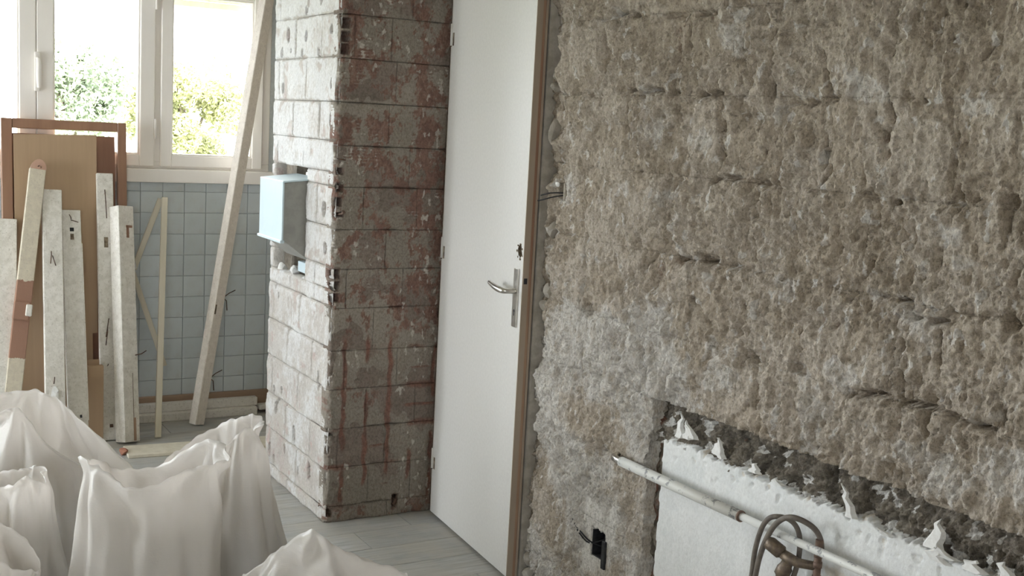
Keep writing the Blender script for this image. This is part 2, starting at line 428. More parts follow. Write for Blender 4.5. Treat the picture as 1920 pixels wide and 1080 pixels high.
# ------------------------------------------------------------------ window wall with tiles
back = boxes('wall_back', [(FD_X1, 2.4, YB, YB + 0.2, 0, WIN_Z0 - 0.07), (LW_X, 2.4, YB, YB + 0.2, WIN_Z1, CEIL), (FD_X0, FD_X1, YB, YB + 0.2, 0, FD_Z0),
                           (LW_X, FD_X0, YB, YB + 0.2, 0, WIN_Z1), (FD_X1, WIN_X0, YB, YB + 0.2, WIN_Z0 - 0.07, WIN_Z1), (WIN_X1, 2.4, YB, YB + 0.2, WIN_Z0 - 0.07, WIN_Z1)], M['grout'])
tag(back, 'window wall faced with grey-blue square tiles', 'wall', kind='structure')
TP = 0.1113
bm = bmesh.new(); add_box(bm, 0, TP - 0.0028, -0.0075, 0.004, 0, TP * 0.985 - 0.0028, 0.0016, 2)
tile_full = bm_mesh('tile', bm); tile_full.materials.append(M['tile'])
bm = bmesh.new(); add_box(bm, 0, TP - 0.0028, -0.0075, 0.004, 0, 0.042, 0.0016, 2)
tile_cut = bm_mesh('tile_cut', bm); tile_cut.materials.append(M['tile'])
for c in range(-9, 7):
    x = 1.363 + c * TP
    for r in range(10):
        z = 1.186 - (r + 1) * TP * 0.985
        if z < 0.05: continue
        o = link('tile', tile_full, None, back); o.location = (x, YB + random.uniform(-.0004, .0006), z)
    o = link('tile', tile_cut, None, back); o.location = (x, YB, 1.186)
rt = empty('wall_right_recess'); tag(rt, 'bare wall strip beside the tiles behind the brick pillar', 'wall', kind='structure')
box('wall_core', 2.07, 2.4, 5.0, YB, 0, CEIL, M['core'], rt)

# ------------------------------------------------------------------ window
def window(nm, label, x0, x1, z0, z1, ycen, sashes, mullions, handle_x=None):
    """built facing -Y in its own coordinates (x along the wall, y into the wall)"""
    W = empty(nm); tag(W, label, 'window', kind='structure')
    y0, y1 = ycen - 0.035, ycen + 0.045
    for (a, b, c, d) in [(x0, x1, z0, z0 + 0.035), (x0, x1, z1 - 0.05, z1), (x0, x0 + 0.045, z0 + 0.035, z1 - 0.05), (x1 - 0.05, x1, z0 + 0.035, z1 - 0.05)] + \
                        [(m0, m1, z0 + 0.035, z1 - 0.05) for m0, m1 in mullions]:
        box('window_frame', a, b, y0, y1, c, d, M['winframe'], W, 0.003)
    for (s0, s1, sl, sr) in sashes:
        sa = empty('sash'); sa.parent = W
        zb, zt = z0 + 0.012, z1 - 0.03
        ya, yb = ycen - 0.055, ycen + 0.01
        box('stile', s0, s0 + sl, ya, yb, zb, zt, M['winframe'], sa, 0.004)
        box('stile', s1 - sr, s1, ya, yb, zb, zt, M['winframe'], sa, 0.004)
        box('rail', s0 + sl, s1 - sr, ya + .001, yb, zb, z0 + 0.07, M['winframe'], sa, 0.004)
        box('rail', s0 + sl, s1 - sr, ya + .001, yb, z1 - 0.085, zt, M['winframe'], sa, 0.004)
        # glazing bead
        for (a, b, c, d) in [(s0 + sl, s0 + sl + .008, z0 + .07, z1 - .085), (s1 - sr - .008, s1 - sr, z0 + .07, z1 - .085), (s0 + sl + .008, s1 - sr - .008, z0 + .07, z0 + .078), (s0 + sl + .008, s1 - sr - .008, z1 - .093, z1 - .085)]:
            box('glazing_bead', a, b, ya + 0.014, yb - .01, c, d, M['winframe'], sa, 0.002)
        box('pane', s0 + sl - 0.004, s1 - sr + 0.004, ycen - 0.022, ycen - 0.018, z0 + 0.066, z1 - 0.081, M['glass'], sa)
    return W
win = window('window_1', 'white painted casement window above the grey-blue tiles', WIN_X0, WIN_X1, WIN_Z0, WIN_Z1, YB + 0.03,
             [(-0.46, 0.13, .06, .06), (0.215, 0.866, .075, .076), (0.869, 1.425, .076, .073), (1.455, 1.985, .056, .055)],
             [(0.13, 0.215), (1.40, 1.48)])
for hx, hz in ((1.428, 2.09), (1.428, 1.45), (0.205, 1.45)):
    tube('hinge', [(hx, YB - 0.03, hz), (hx, YB - 0.03, hz + 0.10)], 0.006, M['winframe'], win, 8)
hd = box('handle_plate', 0.858, 0.882, YB - 0.040, YB - 0.024, 1.655, 1.84, M['winframe'], win, 0.006, 2)
tube('handle_lever', [(0.87, YB - 0.04, 1.81), (0.87, YB - 0.075, 1.805), (0.87, YB - 0.082, 1.78), (0.869, YB - 0.08, 1.72), (0.872, YB - 0.076, 1.672)], [0.007, 0.009, 0.011, 0.012, 0.009], M['winframe'], hd, 10, smooth_path=2)
sill = box('window_sill', WIN_X0 - 0.03, WIN_X1 + 0.02, YB - 0.05, YB + 0.1, 1.232, 1.30, M['winframe'], win, 0.006, 2)
sh = empty('roller_shutter'); sh.parent = win
for k in range(4):
    z = 2.128 + k * 0.036
    box('slat', WIN_X0 + .02, WIN_X1 - .02, YB + 0.105, YB + 0.118, z, z + 0.034, M['stickwood'], sh, 0.004)
# unseen windows added outside the frame to light the room
added_door = window('added_balcony_door', 'unseen glazed balcony door added in the tiled wall to let in light', FD_X0, FD_X1, FD_Z0, WIN_Z1, YB + 0.03,
              [(FD_X0 + .05, FD_X0 + .81, .08, .08), (FD_X0 + .82, FD_X1 - .05, .08, .08)], [])
fill_win_left = window('added_window_left', 'unseen tall window added in the left wall as a light source', LW_Y0, LW_Y1, LW_Z0, LW_Z1, 0.08,
              [(LW_Y0 + .05, LW_Y0 + .87, .07, .07), (LW_Y0 + .93, LW_Y1 - .05, .07, .07)], [(LW_Y0 + .86, LW_Y0 + .94)])
fill_win_left.rotation_euler = (0, 0, math.pi / 2); fill_win_left.location = (LW_X, 0, 0)
fill_win_rear = window('added_window_rear', 'unseen window added behind the viewer for frontal light', -RW_X1, -RW_X0, RW_Z0, RW_Z1, 0.08,
              [(-RW_X1 + .05, -RW_X1 + .62, .07, .07), (-RW_X1 + .68, -RW_X0 - .05, .07, .07)], [(-RW_X1 + .61, -RW_X1 + .69)])
fill_win_rear.rotation_euler = (0, 0, math.pi); fill_win_rear.location = (0, RW_Y, 0)

# ------------------------------------------------------------------ rough block wall on the right
wallr = empty('wall_right'); tag(wallr, 'stripped concrete block wall with torn plaster on the right', 'wall', kind='structure')
boxes('wall_core', [(2.20, 2.42, -2.2, JAMB - 0.02, 0, CEIL), (2.20, 2.42, JAMB - 0.02, HINGE_Y + .1, 2.18, CEIL)], M['core'], wallr)
CRACKS = [(3.098, 1.971, 2.971, 1.971), (2.837, 1.966, 2.595, 1.957), (2.985, 1.738, 2.747, 1.739), (2.638, 1.736, 2.512, 1.731), (2.262, 1.713, 2.116, 1.724), (2.539, 1.713, 2.53, 1.509), (2.574, 1.491, 2.507, 1.508), (2.507, 1.508, 2.335, 1.501), (2.353, 1.893, 2.348, 1.722), (2.703, 1.257, 2.524, 1.272), (2.511, 1.259, 2.37, 1.277), (1.922, 1.267, 1.825, 1.272), (1.815, 1.234, 1.705, 1.241), (1.855, 1.177, 1.837, 1.099), (1.837, 1.099, 1.775, 1.038), (1.742, 1.211, 1.736, 1.145), (1.992, 1.013, 1.909, 1.035), (1.909, 1.035, 1.752, 1.038), (1.752, 1.038, 1.581, 1.032), (1.76, 1.042, 1.746, 0.934), (3.144, 1.941, 3.127, 1.707), (2.709, 1.951, 2.709, 1.832), (2.755, 1.909, 2.766, 1.726), (3.17, 1.277, 3.162, 0.781), (2.76, 1.416, 2.757, 1.282), (2.384, 1.476, 2.353, 1.308), (2.174, 1.834, 2.145, 1.717), (2.479, 1.912, 2.475, 1.82), (2.6, 1.713, 2.571, 1.625), (2.982, 1.709, 2.981, 1.579), (3.382, 1.722, 3.342, 1.51), (2.628, 1.15, 2.453, 1.058), (2.847, 1.017, 2.788, 0.864), (2.395, 1.128, 2.346, 0.903), (1.972, 1.793, 1.938, 1.671), (1.963, 1.841, 2.017, 1.892), (1.992, 1.688, 1.94, 1.597), (2.153, 1.665, 2.135, 1.561), (1.709, 1.812, 1.675, 1.855), (2.793, 1.254, 2.999, 1.11), (3.372, 1.933, 3.315, 1.999), (2.157, 1.169, 2.162, 1.058), (2.128, 0.857, 2.104, 0.821), (1.587, 1.279, 1.551, 1.251), (1.732, 1.561, 1.722, 1.48), (1.685, 1.621, 1.603, 1.602), (2.112, 1.549, 2.143, 1.508), (2.493, 1.201, 2.315, 0.998), (1.578, 1.108, 1.527, 1.017)]
CRACK_DEPTH = [1.3 if i < 20 else 0.75 for i in range(len(CRACKS))]
PITS = [(2.893, 1.724, 0.024, 0.013, 0.03), (2.729, 1.478, 0.025, 0.022, 0.018), (1.976, 1.495, 0.039, 0.014, 0.018), (1.887, 1.491, 0.019, 0.008, 0.028), (1.952, 1.434, 0.023, 0.018, 0.014), (2.16, 1.042, 0.033, 0.019, 0.02), (1.848, 1.272, 0.03, 0.007, 0.022), (2.877, 1.284, 0.029, 0.026, 0.016), (2.342, 1.043, 0.045, 0.026, 0.014), (2.318, 0.931, 0.019, 0.037, 0.016), (1.854, 0.853, 0.021, 0.045, 0.014), (2.571, 1.274, 0.05, 0.014, 0.018), (2.451, 1.267, 0.038, 0.013, 0.016), (1.959, 1.024, 0.037, 0.009, 0.016), (3.127, 1.029, 0.019, 0.021, 0.018), (2.908, 0.817, 0.02, 0.012, 0.014), (2.516, 1.008, 0.02, 0.053, 0.012), (2.392, 1.099, 0.026, 0.02, 0.012), (1.592, 1.514, 0.023, 0.015, 0.016), (1.725, 1.509, 0.022, 0.021, 0.012), (2.181, 1.518, 0.029, 0.021, 0.008), (1.843, 1.726, 0.012, 0.006, 0.018), (1.683, 1.507, 0.013, 0.007, 0.012), (2.468, 1.82, 0.019, 0.011, 0.01), (2.767, 1.795, 0.02, 0.027, 0.01), (2.59, 1.727, 0.032, 0.011, 0.014), (1.742, 1.071, 0.018, 0.024, 0.01), (1.537, 0.991, 0.025, 0.033, 0.012), (1.662, 1.548, 0.035, 0.02, 0.008), (1.947, 1.333, 0.016, 0.022, 0.012), (1.707, 1.253, 0.036, 0.014, 0.008), (1.953, 1.639, 0.014, 0.024, 0.008), (3.33, 1.404, 0.038, 0.027, 0.045), (3.382, 1.254, 0.030, 0.055, 0.05), (2.92, 0.419, 0.028, 0.045, 0.01), (2.303, 1.891, 0.019, 0.008, 0.014), (2.165, 1.905, 0.036, 0.009, 0.01)]
COURSES = [0.0, 0.13, 0.365, 0.60, 0.83, 1.03, 1.265, 1.50, 1.728, 1.965, 2.20, CEIL]
JOINTS = {0: [2.9], 1: [3.1], 2: [2.95], 3: [3.15], 4: [3.2, 2.82, 2.4, 2.0, 1.73], 5: [3.05, 2.62, 2.22, 1.84, 1.45], 6: [3.2, 2.76, 2.38, 1.98, 1.60], 7: [2.98, 2.54, 2.14, 1.75, 1.35],
          8: [3.135, 2.74, 2.35, 1.95, 1.55], 9: [2.95, 2.55, 2.15, 1.75, 1.35], 10: [3.1, 2.7, 2.3, 1.9, 1.5]}
SOCKET = (2.946, 3.022, 0.243, 0.336)      # hole of the old wall socket
def rough_h(u, z):
    y = -u
    wy = y + 0.012 * vn(y * 9, z * 9, 3); wz = z + 0.012 * vn(y * 9, z * 9, 5)
    big = fbm(y * 2.6, z * 2.6, 3, 1)
    med = fbm(wy * 11, wz * 8, 4, 11, 0.55)
    stk = fbm(wy * 34, wz * 11, 4, 21, 0.55)
    fin = fbm(y * 110, z * 75, 3, 41, 0.6)
    rid = np.abs(fbm(wy * 13 + 5, wz * 7, 3, 51))           # chisel furrows where it nears zero
    calm = sst(0.0, 0.30, fbm(y * 2.4 + 9, z * 2.6, 3, 61) + 0.13)   # flatter block faces
    k = 1.0 - 0.60 * calm
    h = 0.010 * big + k * (0.013 * med + 0.013 * stk) + (0.0055 + .003 * k) * fin
    h -= k * 0.010 * np.exp(-(rid / 0.045) ** 2) * sst(-0.1, 0.25, fbm(y * 4, z * 4, 2, 71))
    t = fbm(wy * 19 + 2, wz * 10, 3, 55, 0.55) * 5.0
    ft = t - np.floor(t)
    h += k * 0.0050 * (np.floor(t) + sst(0.38, 0.62, ft))
    t = fbm(wy * 44, wz * 20 + 4, 2, 57, 0.5) * 3.2
    ft = t - np.floor(t)
    h += (0.35 + 0.65 * k) * 0.0046 * (np.floor(t) + sst(0.35, 0.65, ft))
    p = sst(-0.03, 0.03, fbm(wy * 4.2, wz * 3.4, 4, 81) + 0.10 * sst(1.3, 0.7, z) + 0.02)
    h += 0.008 * p
    # second thin skim with crisp torn edges
    p2 = sst(-0.012, 0.012, fbm(wy * 7.5, wz * 6, 4, 91) - 0.16)
    h += 0.006 * p2
    # shallow joints of the block courses
    for zc in COURSES[1:-1]:
        d = np.abs(wz + .024 * vn(y * 13, z * 0 + zc * 5, 97) + .012 * vn(y * 37, z * 0 + zc, 98) - zc)
        h -= 0.013 * np.exp(-(d / 0.0065) ** 2) * sst(-0.10, 0.3, vn(y * 5, z * 5 + zc * 7, 101))
    for kc, js in JOINTS.items():
        if kc < 4: continue
        inz = sst(COURSES[kc] - .004, COURSES[kc] + .004, z) * sst(COURSES[kc + 1] + .004, COURSES[kc + 1] - .004, z)
        for yj in js:
            if yj > y.max() + .03 or yj < y.min() - .03: continue
            h -= inz * (0.012 * np.exp(-((wy - yj) / 0.0065) ** 2) * sst(-0.12, 0.3, vn(y * 5, z * 9 + yj * 7, 103)) + .003 * np.exp(-((wy - yj) / 0.03) ** 2))
    y0, y1, z0, z1 = y.min() - .04, y.max() + .04, z.min() - .04, z.max() + .04
    nw = 0.006 * fbm(y * 40, z * 40, 2, 111)
    for (a, b, c, d), dep in zip(CRACKS, CRACK_DEPTH):
        if max(a, c) < y0 or min(a, c) > y1 or max(b, d) < z0 or min(b, d) > z1: continue
        ex, ey = c - a, d - b; L = ex * ex + ey * ey
        t = np.clip(((wy - a) * ex + (wz - b) * ey) / L, 0, 1)
        ds = np.hypot(wy - a - t * ex, wz - b - t * ey) + nw
        vary = 0.35 + 0.9 * sst(-0.25, 0.25, vn(y * 22, z * 22, 121))
        h -= dep * vary * (0.026 * np.exp(-(np.maximum(ds, 0) / 0.0065) ** 2) + 0.005 * np.exp(-(np.maximum(ds, 0) / 0.02) ** 2))
    for (a, b, ra, rb, dep) in PITS:
        if a < y0 - ra or a > y1 + ra or b < z0 - rb or b > z1 + rb: continue
        q = np.hypot((wy - a) / ra, (wz - b) / rb) + 0.35 * vn(y * 45, z * 45, 131)
        h -= 1.5 * dep * sst(1.15, 0.55, q)
    # socket hole with smooth filler round it
    sy, sz = (SOCKET[0] + SOCKET[1]) / 2, (SOCKET[2] + SOCKET[3]) / 2
    q = np.maximum(np.abs(y - sy) / 0.085, np.abs(z - sz - .02) / 0.125) + 0.35 * vn(y * 12, z * 12, 141)
    fl = sst(1.15, 0.85, q)
    h = h * (1 - 0.8 * fl) + 0.004 * fl
    ins = (y > SOCKET[0]) & (y < SOCKET[1] + .002) & (z > SOCKET[2]) & (z < SOCKET[3] + .01 * vn(y * 60, z * 0 + 1, 5))
    h = np.where(ins, -0.058, h)
    # broken edge at the doorway: bites and rounding
    e = JAMB - y
    bite = sst(0.03, 0.0, e - 0.035 - 0.045 * fbm(z * 9, z * 0 + 3.3, 3, 151))
    h -= 0.035 * bite
    h = np.clip(h, -0.068, 0.03)
    wht = 0.72 * sst(0.0, 0.60, fbm(y * 3.1, z * 2.7, 4, 161) - 0.22 + 0.75 * sst(1.55, 0.75, z + .30 * (3.2 - y)) * sst(1.9, 2.9, y)) + 0.35 * fl  # white residue, plus window light painted in as paler colour low by the door
    wht = np.maximum(wht, 0.6 * sst(0.03, 0.16, fbm(wy * 5, wz * 6, 3, 171) - 0.34 + 0.28 * sst(0.20, 0.0, np.abs(z - 0.93))))
    wht = np.maximum(wht, 0.8 * sst(0.34, 0.42, fbm(wy * 38, wz * 17, 3, 173)))
    # bare plaster patch over the cement band
    plas = p * 0.9 + 0.3 * sst(0.0, 0.012, h) - 0.5 * sst(-0.004, -0.02, h)
    red = 0.5 * sst(0.25, 0.5, fbm(y * 6, z * 6, 3, 181)) * sst(0.0, -0.01, h)
    return h, {'plas': plas, 'wht': wht, 'red': red}
RO, RU, RV, RN = (XW, 0, 0), (0, -1, 0), (0, 0, 1), (-1, 0, 0)
YNEAR = -2.2
for k in range(len(COURSES) - 1):
    z0, z1 = COURSES[k], COURSES[k + 1]
    js = list(JOINTS[k])
    if z1 <= 0.831: edges = [2.75] + sorted(js) + [JAMB]
    else:
        while js[-1] - 0.4 > YNEAR + 0.2: js.append(js[-1] - 0.4)
        edges = [YNEAR] + sorted(js) + [JAMB]
    edges = [round(e / .004) * .004 for e in edges]
    for a, b in zip(edges[:-1], edges[1:]):
        res = 0.004 if (b > 1.15 and z0 < 2.15) else 0.022
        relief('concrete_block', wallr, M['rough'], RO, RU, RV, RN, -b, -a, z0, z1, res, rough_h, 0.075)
def cement_h(u, z):
    y = -u
    n = fbm(y * 16, z * 16, 4, 201, 0.6); f = fbm(y * 70, z * 70, 3, 211, 0.6)
    slope = sst(0.70, 0.86, z)
    g = fbm(y * 130, z * 130, 2, 215, 0.6)
    h = -0.046 + 0.020 * (1 - slope) + 0.026 * n + 0.016 * f + 0.007 * g
    wht = 0.9 * sst(0.10, 0.2, fbm(y * 22, z * 22, 3, 221) - 0.12 + 0.5 * sst(0.745, 0.705, z))
    red = 0.6 * sst(0.2, 0.4, fbm(y * 9, z * 9, 3, 231) - 0.10)
    return np.clip(h, -0.07, -0.006), {'plas': 0.5 + n, 'wht': wht, 'red': red}
relief('cement_band', wallr, M['cement'], RO, RU, RV, RN, -2.752, -1.1, 0.695, 0.845, 0.0038, cement_h, 0.075)
relief('cement_band', wallr, M['cement'], RO, RU, RV, RN, -1.1, 2.2, 0.695, 0.845, 0.02, cement_h, 0.075)
def chase_h(u, z):
    y = -u
    n = fbm(y * 26, z * 14, 4, 241, 0.6)
    return -0.032 + 0.02 * n, {'plas': 0.4 + n, 'wht': 0 * n, 'red': 0.45 + 0.9 * fbm(y * 12, z * 7, 3, 251)}
relief('brick_chase', wallr, M['cement'], RO, RU, RV, RN, -2.755, -2.69, 0, 0.70, 0.004, chase_h, 0.075)
def panel_h(u, z):
    y = -u
    top = 0.722 + 0.022 * fbm(y * 14, z * 0 + 2.2, 4, 261, 0.6) + 0.012 * fbm(y * 60, z * 0 + 1.2, 2, 266)
    side = 2.712 + 0.010 * fbm(z * 11, z * 0 + 4.2, 3, 271)
    s = sst(0.0, 0.007, top - z) * sst(0.0, 0.006, side - y)
    n = fbm(y * 7, z * 7, 3, 281); dent = sst(0.25, 0.36, fbm(y * 30, z * 30, 3, 291)) * sst(0.12, 0.0, top - z)
    h = -0.010 + 0.002 * n + 0.0008 * fbm(y * 40, z * 40, 2, 295) - 0.008 * dent
    h = h * s + (1 - s) * -0.062
    red = 0.55 * sst(2.09, 2.05, y) * sst(0.60, 0.56, z) + 0.6 * dent + (1 - s)
    return h, {'plas': 0.5 + n, 'wht': 0.4 + 0 * n, 'red': red}
relief('plaster_panel', wallr, M['panel'], RO, RU, RV, RN, -2.73, -1.1, 0, 0.765, 0.0045, panel_h, 0.075)
relief('plaster_panel', wallr, M['panel'], RO, RU, RV, RN, -1.1, 2.2, 0, 0.765, 0.02, panel_h, 0.075)
# torn white filler sticking out along the top of the panel
def shard(name, parent, mat, base, size, lean, seed, nz=5):
    r = random.Random(seed); bm = bmesh.new(); rings = []
    for i in range(nz + 1):
        t = i / nz; w = size[0] * (1 - t) ** 0.7 * (0.8 + 0.5 * r.random()) + 0.0006
        th = size[1] * (1 - 0.7 * t)
        c = Vector(base) + Vector((-th - lean[0] * t, lean[1] * t + r.uniform(-.2, .2) * size[0], size[2] * t))
        rings.append([bm.verts.new(c + Vector((sx * th, sy * w / 2, r.uniform(-.1, .1) * size[2] / nz))) for sx, sy in ((1, -1), (1, 1), (-1, .6), (-1, -.6))])
    for a, b in zip(rings[:-1], rings[1:]):
        for i in range(4): bm.faces.new((a[i], a[(i + 1) % 4], b[(i + 1) % 4], b[i]))
    bm.faces.new(rings[0]); bm.faces.new(rings[-1])
    return link(name, bm_mesh(name, bm), mat, parent)
for i, (fy, fz, w, hgt) in enumerate([(2.625, .74, .035, .075), (2.585, .745, .045, .05), (2.560, .752, .03, .055), (2.455, .735, .05, .05), (2.44, .73, .03, .06), (1.948, .715, .035, .085), (1.70, .725, .05, .075), (1.69, .70, .07, .035),
                                      (1.655, .715, .05, .03), (1.60, .71, .06, .03), (1.51, .715, .05, .05), (1.47, .70, .06, .04), (2.30, .728, .05, .03), (2.20, .722, .04, .02), (1.83, .71, .05, .02)]):
    shard('plaster_flake', wallr, M['flake'], (XW + 0.012, fy, fz), (w, 0.007, hgt), (0.012 + 0.01 * (i % 3), -0.012 + 0.012 * (i % 3)), i)
# loose stones in the torn doorway edge
def stone(name, parent, mat, c, s, seed):
    r = random.Random(seed); bm = bmesh.new()
    bmesh.ops.create_icosphere(bm, subdivisions=2, radius=1.0)
    off = [Vector((r.uniform(-1, 1), r.uniform(-1, 1), r.uniform(-1, 1))).normalized() for _ in range(9)]
    cut = [r.uniform(0.42, 0.78) for _ in off]
    for v in bm.verts:
        p = v.co.copy()
        for o_, c_ in zip(off, cut):
            e = p.dot(o_) - c_
            if e > 0: p -= o_ * e
        v.co = Vector((c[0] + p.x * s[0], c[1] + p.y * s[1], c[2] + p.z * s[2]))
    return link(name, bm_mesh(name, bm), mat, parent)
t_ = M['rough']
for i, (sy, sz, a, b) in enumerate([(3.432, 1.80, .016, .026), (3.432, 1.752, .014, .02), (3.43, 1.60, .012, .05), (3.41, 1.335, .024, .032), (3.405, 1.275, .030, .05),
                                    (3.395, 1.145, .034, .072), (3.42, 1.055, .024, .036), (3.428, 1.005, .016, .03), (3.428, .145, .024, .05), (3.43, .08, .024, .035), (3.43, .03, .020, .03)]):
    stone('rubble_stone', wallr, M['stone'] if 'stone' in M else M.setdefault('stone', plain('jamb_stone', (0.50, 0.47, 0.42), (0.38, 0.35, 0.30), 22, 0.92, bump=0.5, spec=0.1, dist=0.006)),
          (XW + 0.022, sy, sz), (.034, a, b), 40 + i)
# old switch box by the door: shell and cut wires
sb = box('switch_box', XW - .008, XW + .05, 3.305, 3.315, 1.375, 1.435, M['mortar'], wallr, 0.002)
tube('cut_wire', [(XW + .03, 3.33, 1.395), (XW - .01, 3.37, 1.385), (XW - .03, 3.40, 1.372), (XW - .035, 3.43, 1.366)], 0.0022, M['black'], wallr, 6, smooth_path=2)
tube('cut_wire', [(XW + .03, 3.335, 1.40), (XW - .015, 3.38, 1.398), (XW - .03, 3.42, 1.385)], 0.0022, M['black'], wallr, 6, smooth_path=2)
stone('plaster_lump', wallr, M['flake'], (XW - .006, 3.352, 1.428), (.01, .013, .012), 77)
# open socket hole and its wires
bx = empty('socket_box'); bx.parent = wallr
boxes('box_shell', [(XW - .001, XW + .055, SOCKET[0] - .003, SOCKET[0] + .005, SOCKET[2], SOCKET[3] - .012), (XW - .001, XW + .055, SOCKET[1] - .003, SOCKET[1] + .003, SOCKET[2], SOCKET[3] - .008),
                    (XW + .045, XW + .055, SOCKET[0], SOCKET[1], SOCKET[2], SOCKET[3]), (XW + .0, XW + .05, SOCKET[0], SOCKET[1], SOCKET[2] - .004, SOCKET[2] + .003)], M['black'], bx)
box('cover_strip', XW - .014, XW - .002, SOCKET[0] - .012, SOCKET[0] + .008, SOCKET[2] - .022, SOCKET[3] - .022, M['black'], bx, 0.002)
for w_ in ([(XW + .03, 3.0, .27), (XW - .01, 3.025, .285), (XW - .02, 3.06, .305), (XW - .02, 3.09, .315), (XW - .012, 3.115, .318), (XW - .01, 3.14, .335)],
           [(XW + .03, 2.99, .30), (XW - .008, 3.03, .275), (XW - .02, 3.055, .292), (XW - .022, 3.085, .309)],
           [(XW + .04, 3.0, .33), (XW + .02, 2.99, .29), (XW + .012, 2.975, .265), (XW + .03, 2.965, .25)]):
    tube('cut_wire', w_, 0.0028, M['black'], bx, 6, smooth_path=2)

# ------------------------------------------------------------------ brick pillar (stub of the removed partition)
pil = empty('wall_pillar'); tag(pil, 'bare hollow-brick pillar with whitewashed side and red mortar-smeared front', 'pillar', kind='structure')
PX0, PX1, PY0, PY1 = 1.68, 2.15, 4.25, 5.0
NY0, NY1, NZ0, NZ1 = 4.56, 4.95, 0.94, 1.40     # niche in the light face
boxes('brick_core', [(PX0 + .10, PX1, PY0 + .07, PY1, 0, NZ0 - .01), (PX0 + .10, PX1, PY0 + .07, PY1, NZ1, CEIL), (PX0 + .10, PX1, PY0 + .07, NY0 - .012, NZ0 - .01, NZ1),
                     (PX0 + .10, PX1, NY1 + .008, PY1, NZ0 - .01, NZ1), (PX0 + .24, PX1, NY0 - .012, NY1 + .008, NZ0 - .01, NZ1)], M['mortar'], pil)
LROWS = [0.0, 0.055, 0.215, 0.375, 0.545, 0.71, 0.875, 1.03, 1.187, 1.345, 1.52, 1.67, 1.841, 2.005, 2.17, 2.335, CEIL]
LPITS = [(4.62, 1.93, .010, .016), (4.83, 1.94, .016, .022), (4.33, 1.945, .010, .014), (4.66, 1.86, .008, .013), (4.79, 1.875, .009, .006), (4.90, 1.87, .010, .016), (4.47, 1.86, .008, .014), (4.88, 1.72, .009, .016), (4.32, 1.60, .006, .02), (4.32, 1.74, .005, .014),
         (4.36, 1.25, .018, .022), (4.33, 1.10, .014, .018), (4.90, .87, .008, .012), (4.86, .83, .007, .010), (4.72, .70, .008, .014), (4.36, .56, .006, .03), (4.90, .40, .010, .016), (4.80, .42, .008, .012), (4.86, .33, .014, .02), (4.84, .365, .008, .012),
         (4.63, .265, .012, .03), (4.74, .175, .009, .014), (4.44, .16, .014, .030), (4.57, .125, .009, .014), (4.94, .12, .012, .025), (4.88, .09, .008, .016), (4.62, 2.03, .008, .014), (4.45, 2.06, .009, .014)]
def light_h(u, z, rect=None):
    y = -u
    wy = y + .004 * vn(y * 30, z * 30, 301)
    n = fbm(y * 9, z * 9, 3, 311); f = fbm(y * 60, z * 60, 3, 321, .6)
    lines = np.sin(z * 2 * np.pi / 0.011 + 2 * vn(y * 3, z * 3, 331))
    h = 0.004 * n + 0.0015 * f + 0.0006 * lines * sst(-0.1, 0.2, n)
    dk = 0 * h
    for (a, b, ra, rb) in LPITS:
        q = np.hypot((wy - a) / ra, (z - b) / rb) / 1.25 + 0.25 * vn(y * 80, z * 80, 341)
        pm = sst(1.1, 0.75, q); h = h - 0.085 * pm; dk = np.maximum(dk, pm)
    e = y - PY0
    h = h - 0.010 * sst(0.03, 0.0, e + 0.02 * fbm(z * 14, z * 0 + .5, 3, 351))
    wht = 0.55 + 0.5 * fbm(y * 4, z * 4, 3, 361) + 0.25 * sst(.9, 1.5, z)
    if rect is not None:
        a, b, c, d = rect
        ed = np.minimum(np.minimum(y - a + (1 if a == PY0 else 0), b - y), np.minimum(z - c, d - z)) + .005 * fbm(y * 30, z * 30, 2, 381)
        gr = sst(.0085, .003, ed) * sst(-.45, .1, vn(y * 9, z * 9, 383))
        h = h - .0075 * gr; wht = wht - .5 * gr
    red = 0.40 * sst(0.75, 0.4, z) * sst(0.0, 0.35, fbm(y * 3.3, z * 3.3, 3, 371) + .05) + 0.5 * sst(0.3, 0.45, fbm(y * 10, z * 10, 3, 372))
    return h, {'plas': 0.5 + n, 'wht': wht - 0.8 * red - 2 * dk, 'red': np.maximum(red, 0.9 * dk)}
LO = (PX0, 0, 0)
for k in range(len(LROWS) - 1):
    z0, z1 = LROWS[k], LROWS[k + 1]
    js = [4.60, 4.93] if k % 2 == 1 else [4.44, 4.735]
    if k == 0: js = [4.7]
    spans = []
    ed = [PY0] + js + [PY1]
    for a, b in zip(ed[:-1], ed[1:]):
        if z1 <= NZ0 or z0 >= NZ1: spans.append((a, b, z0, z1)); continue
        if z0 < NZ0 and NZ0 - z0 > .03: spans.append((a, b, z0, NZ0))
        if z1 > NZ1 and z1 - NZ1 > .03: spans.append((a, b, NZ1, z1))
        zz0, zz1 = max(z0, NZ0), min(z1, NZ1)
        if a < NY0: spans.append((a, min(b, NY0), zz0, zz1))
        if b > NY1: spans.append((max(a, NY1), b, zz0, zz1))
    for a, b, c, d in spans:
        if b - a < 0.02 or d - c < 0.02: continue
        g = 0.0008
        jit = random.uniform(-.0015, .0025)
        relief('brick', pil, M['light_brick'], (PX0 - jit, 0, 0), RU, RV, RN, -b + g, -a - (.004 if a == PY0 else g), c + g, d - g, 0.0042, (lambda u, z, R_=(a, b, c, d): light_h(u, z, R_)), 0.009 if a == PY0 else 0.05)
DROWS = [0.0, 0.065, 0.225, 0.385, 0.545, 0.70, 0.87, 1.025, 1.18, 1.345, 1.505, 1.67, 1.835, 2.0, 2.17, 2.335, CEIL]
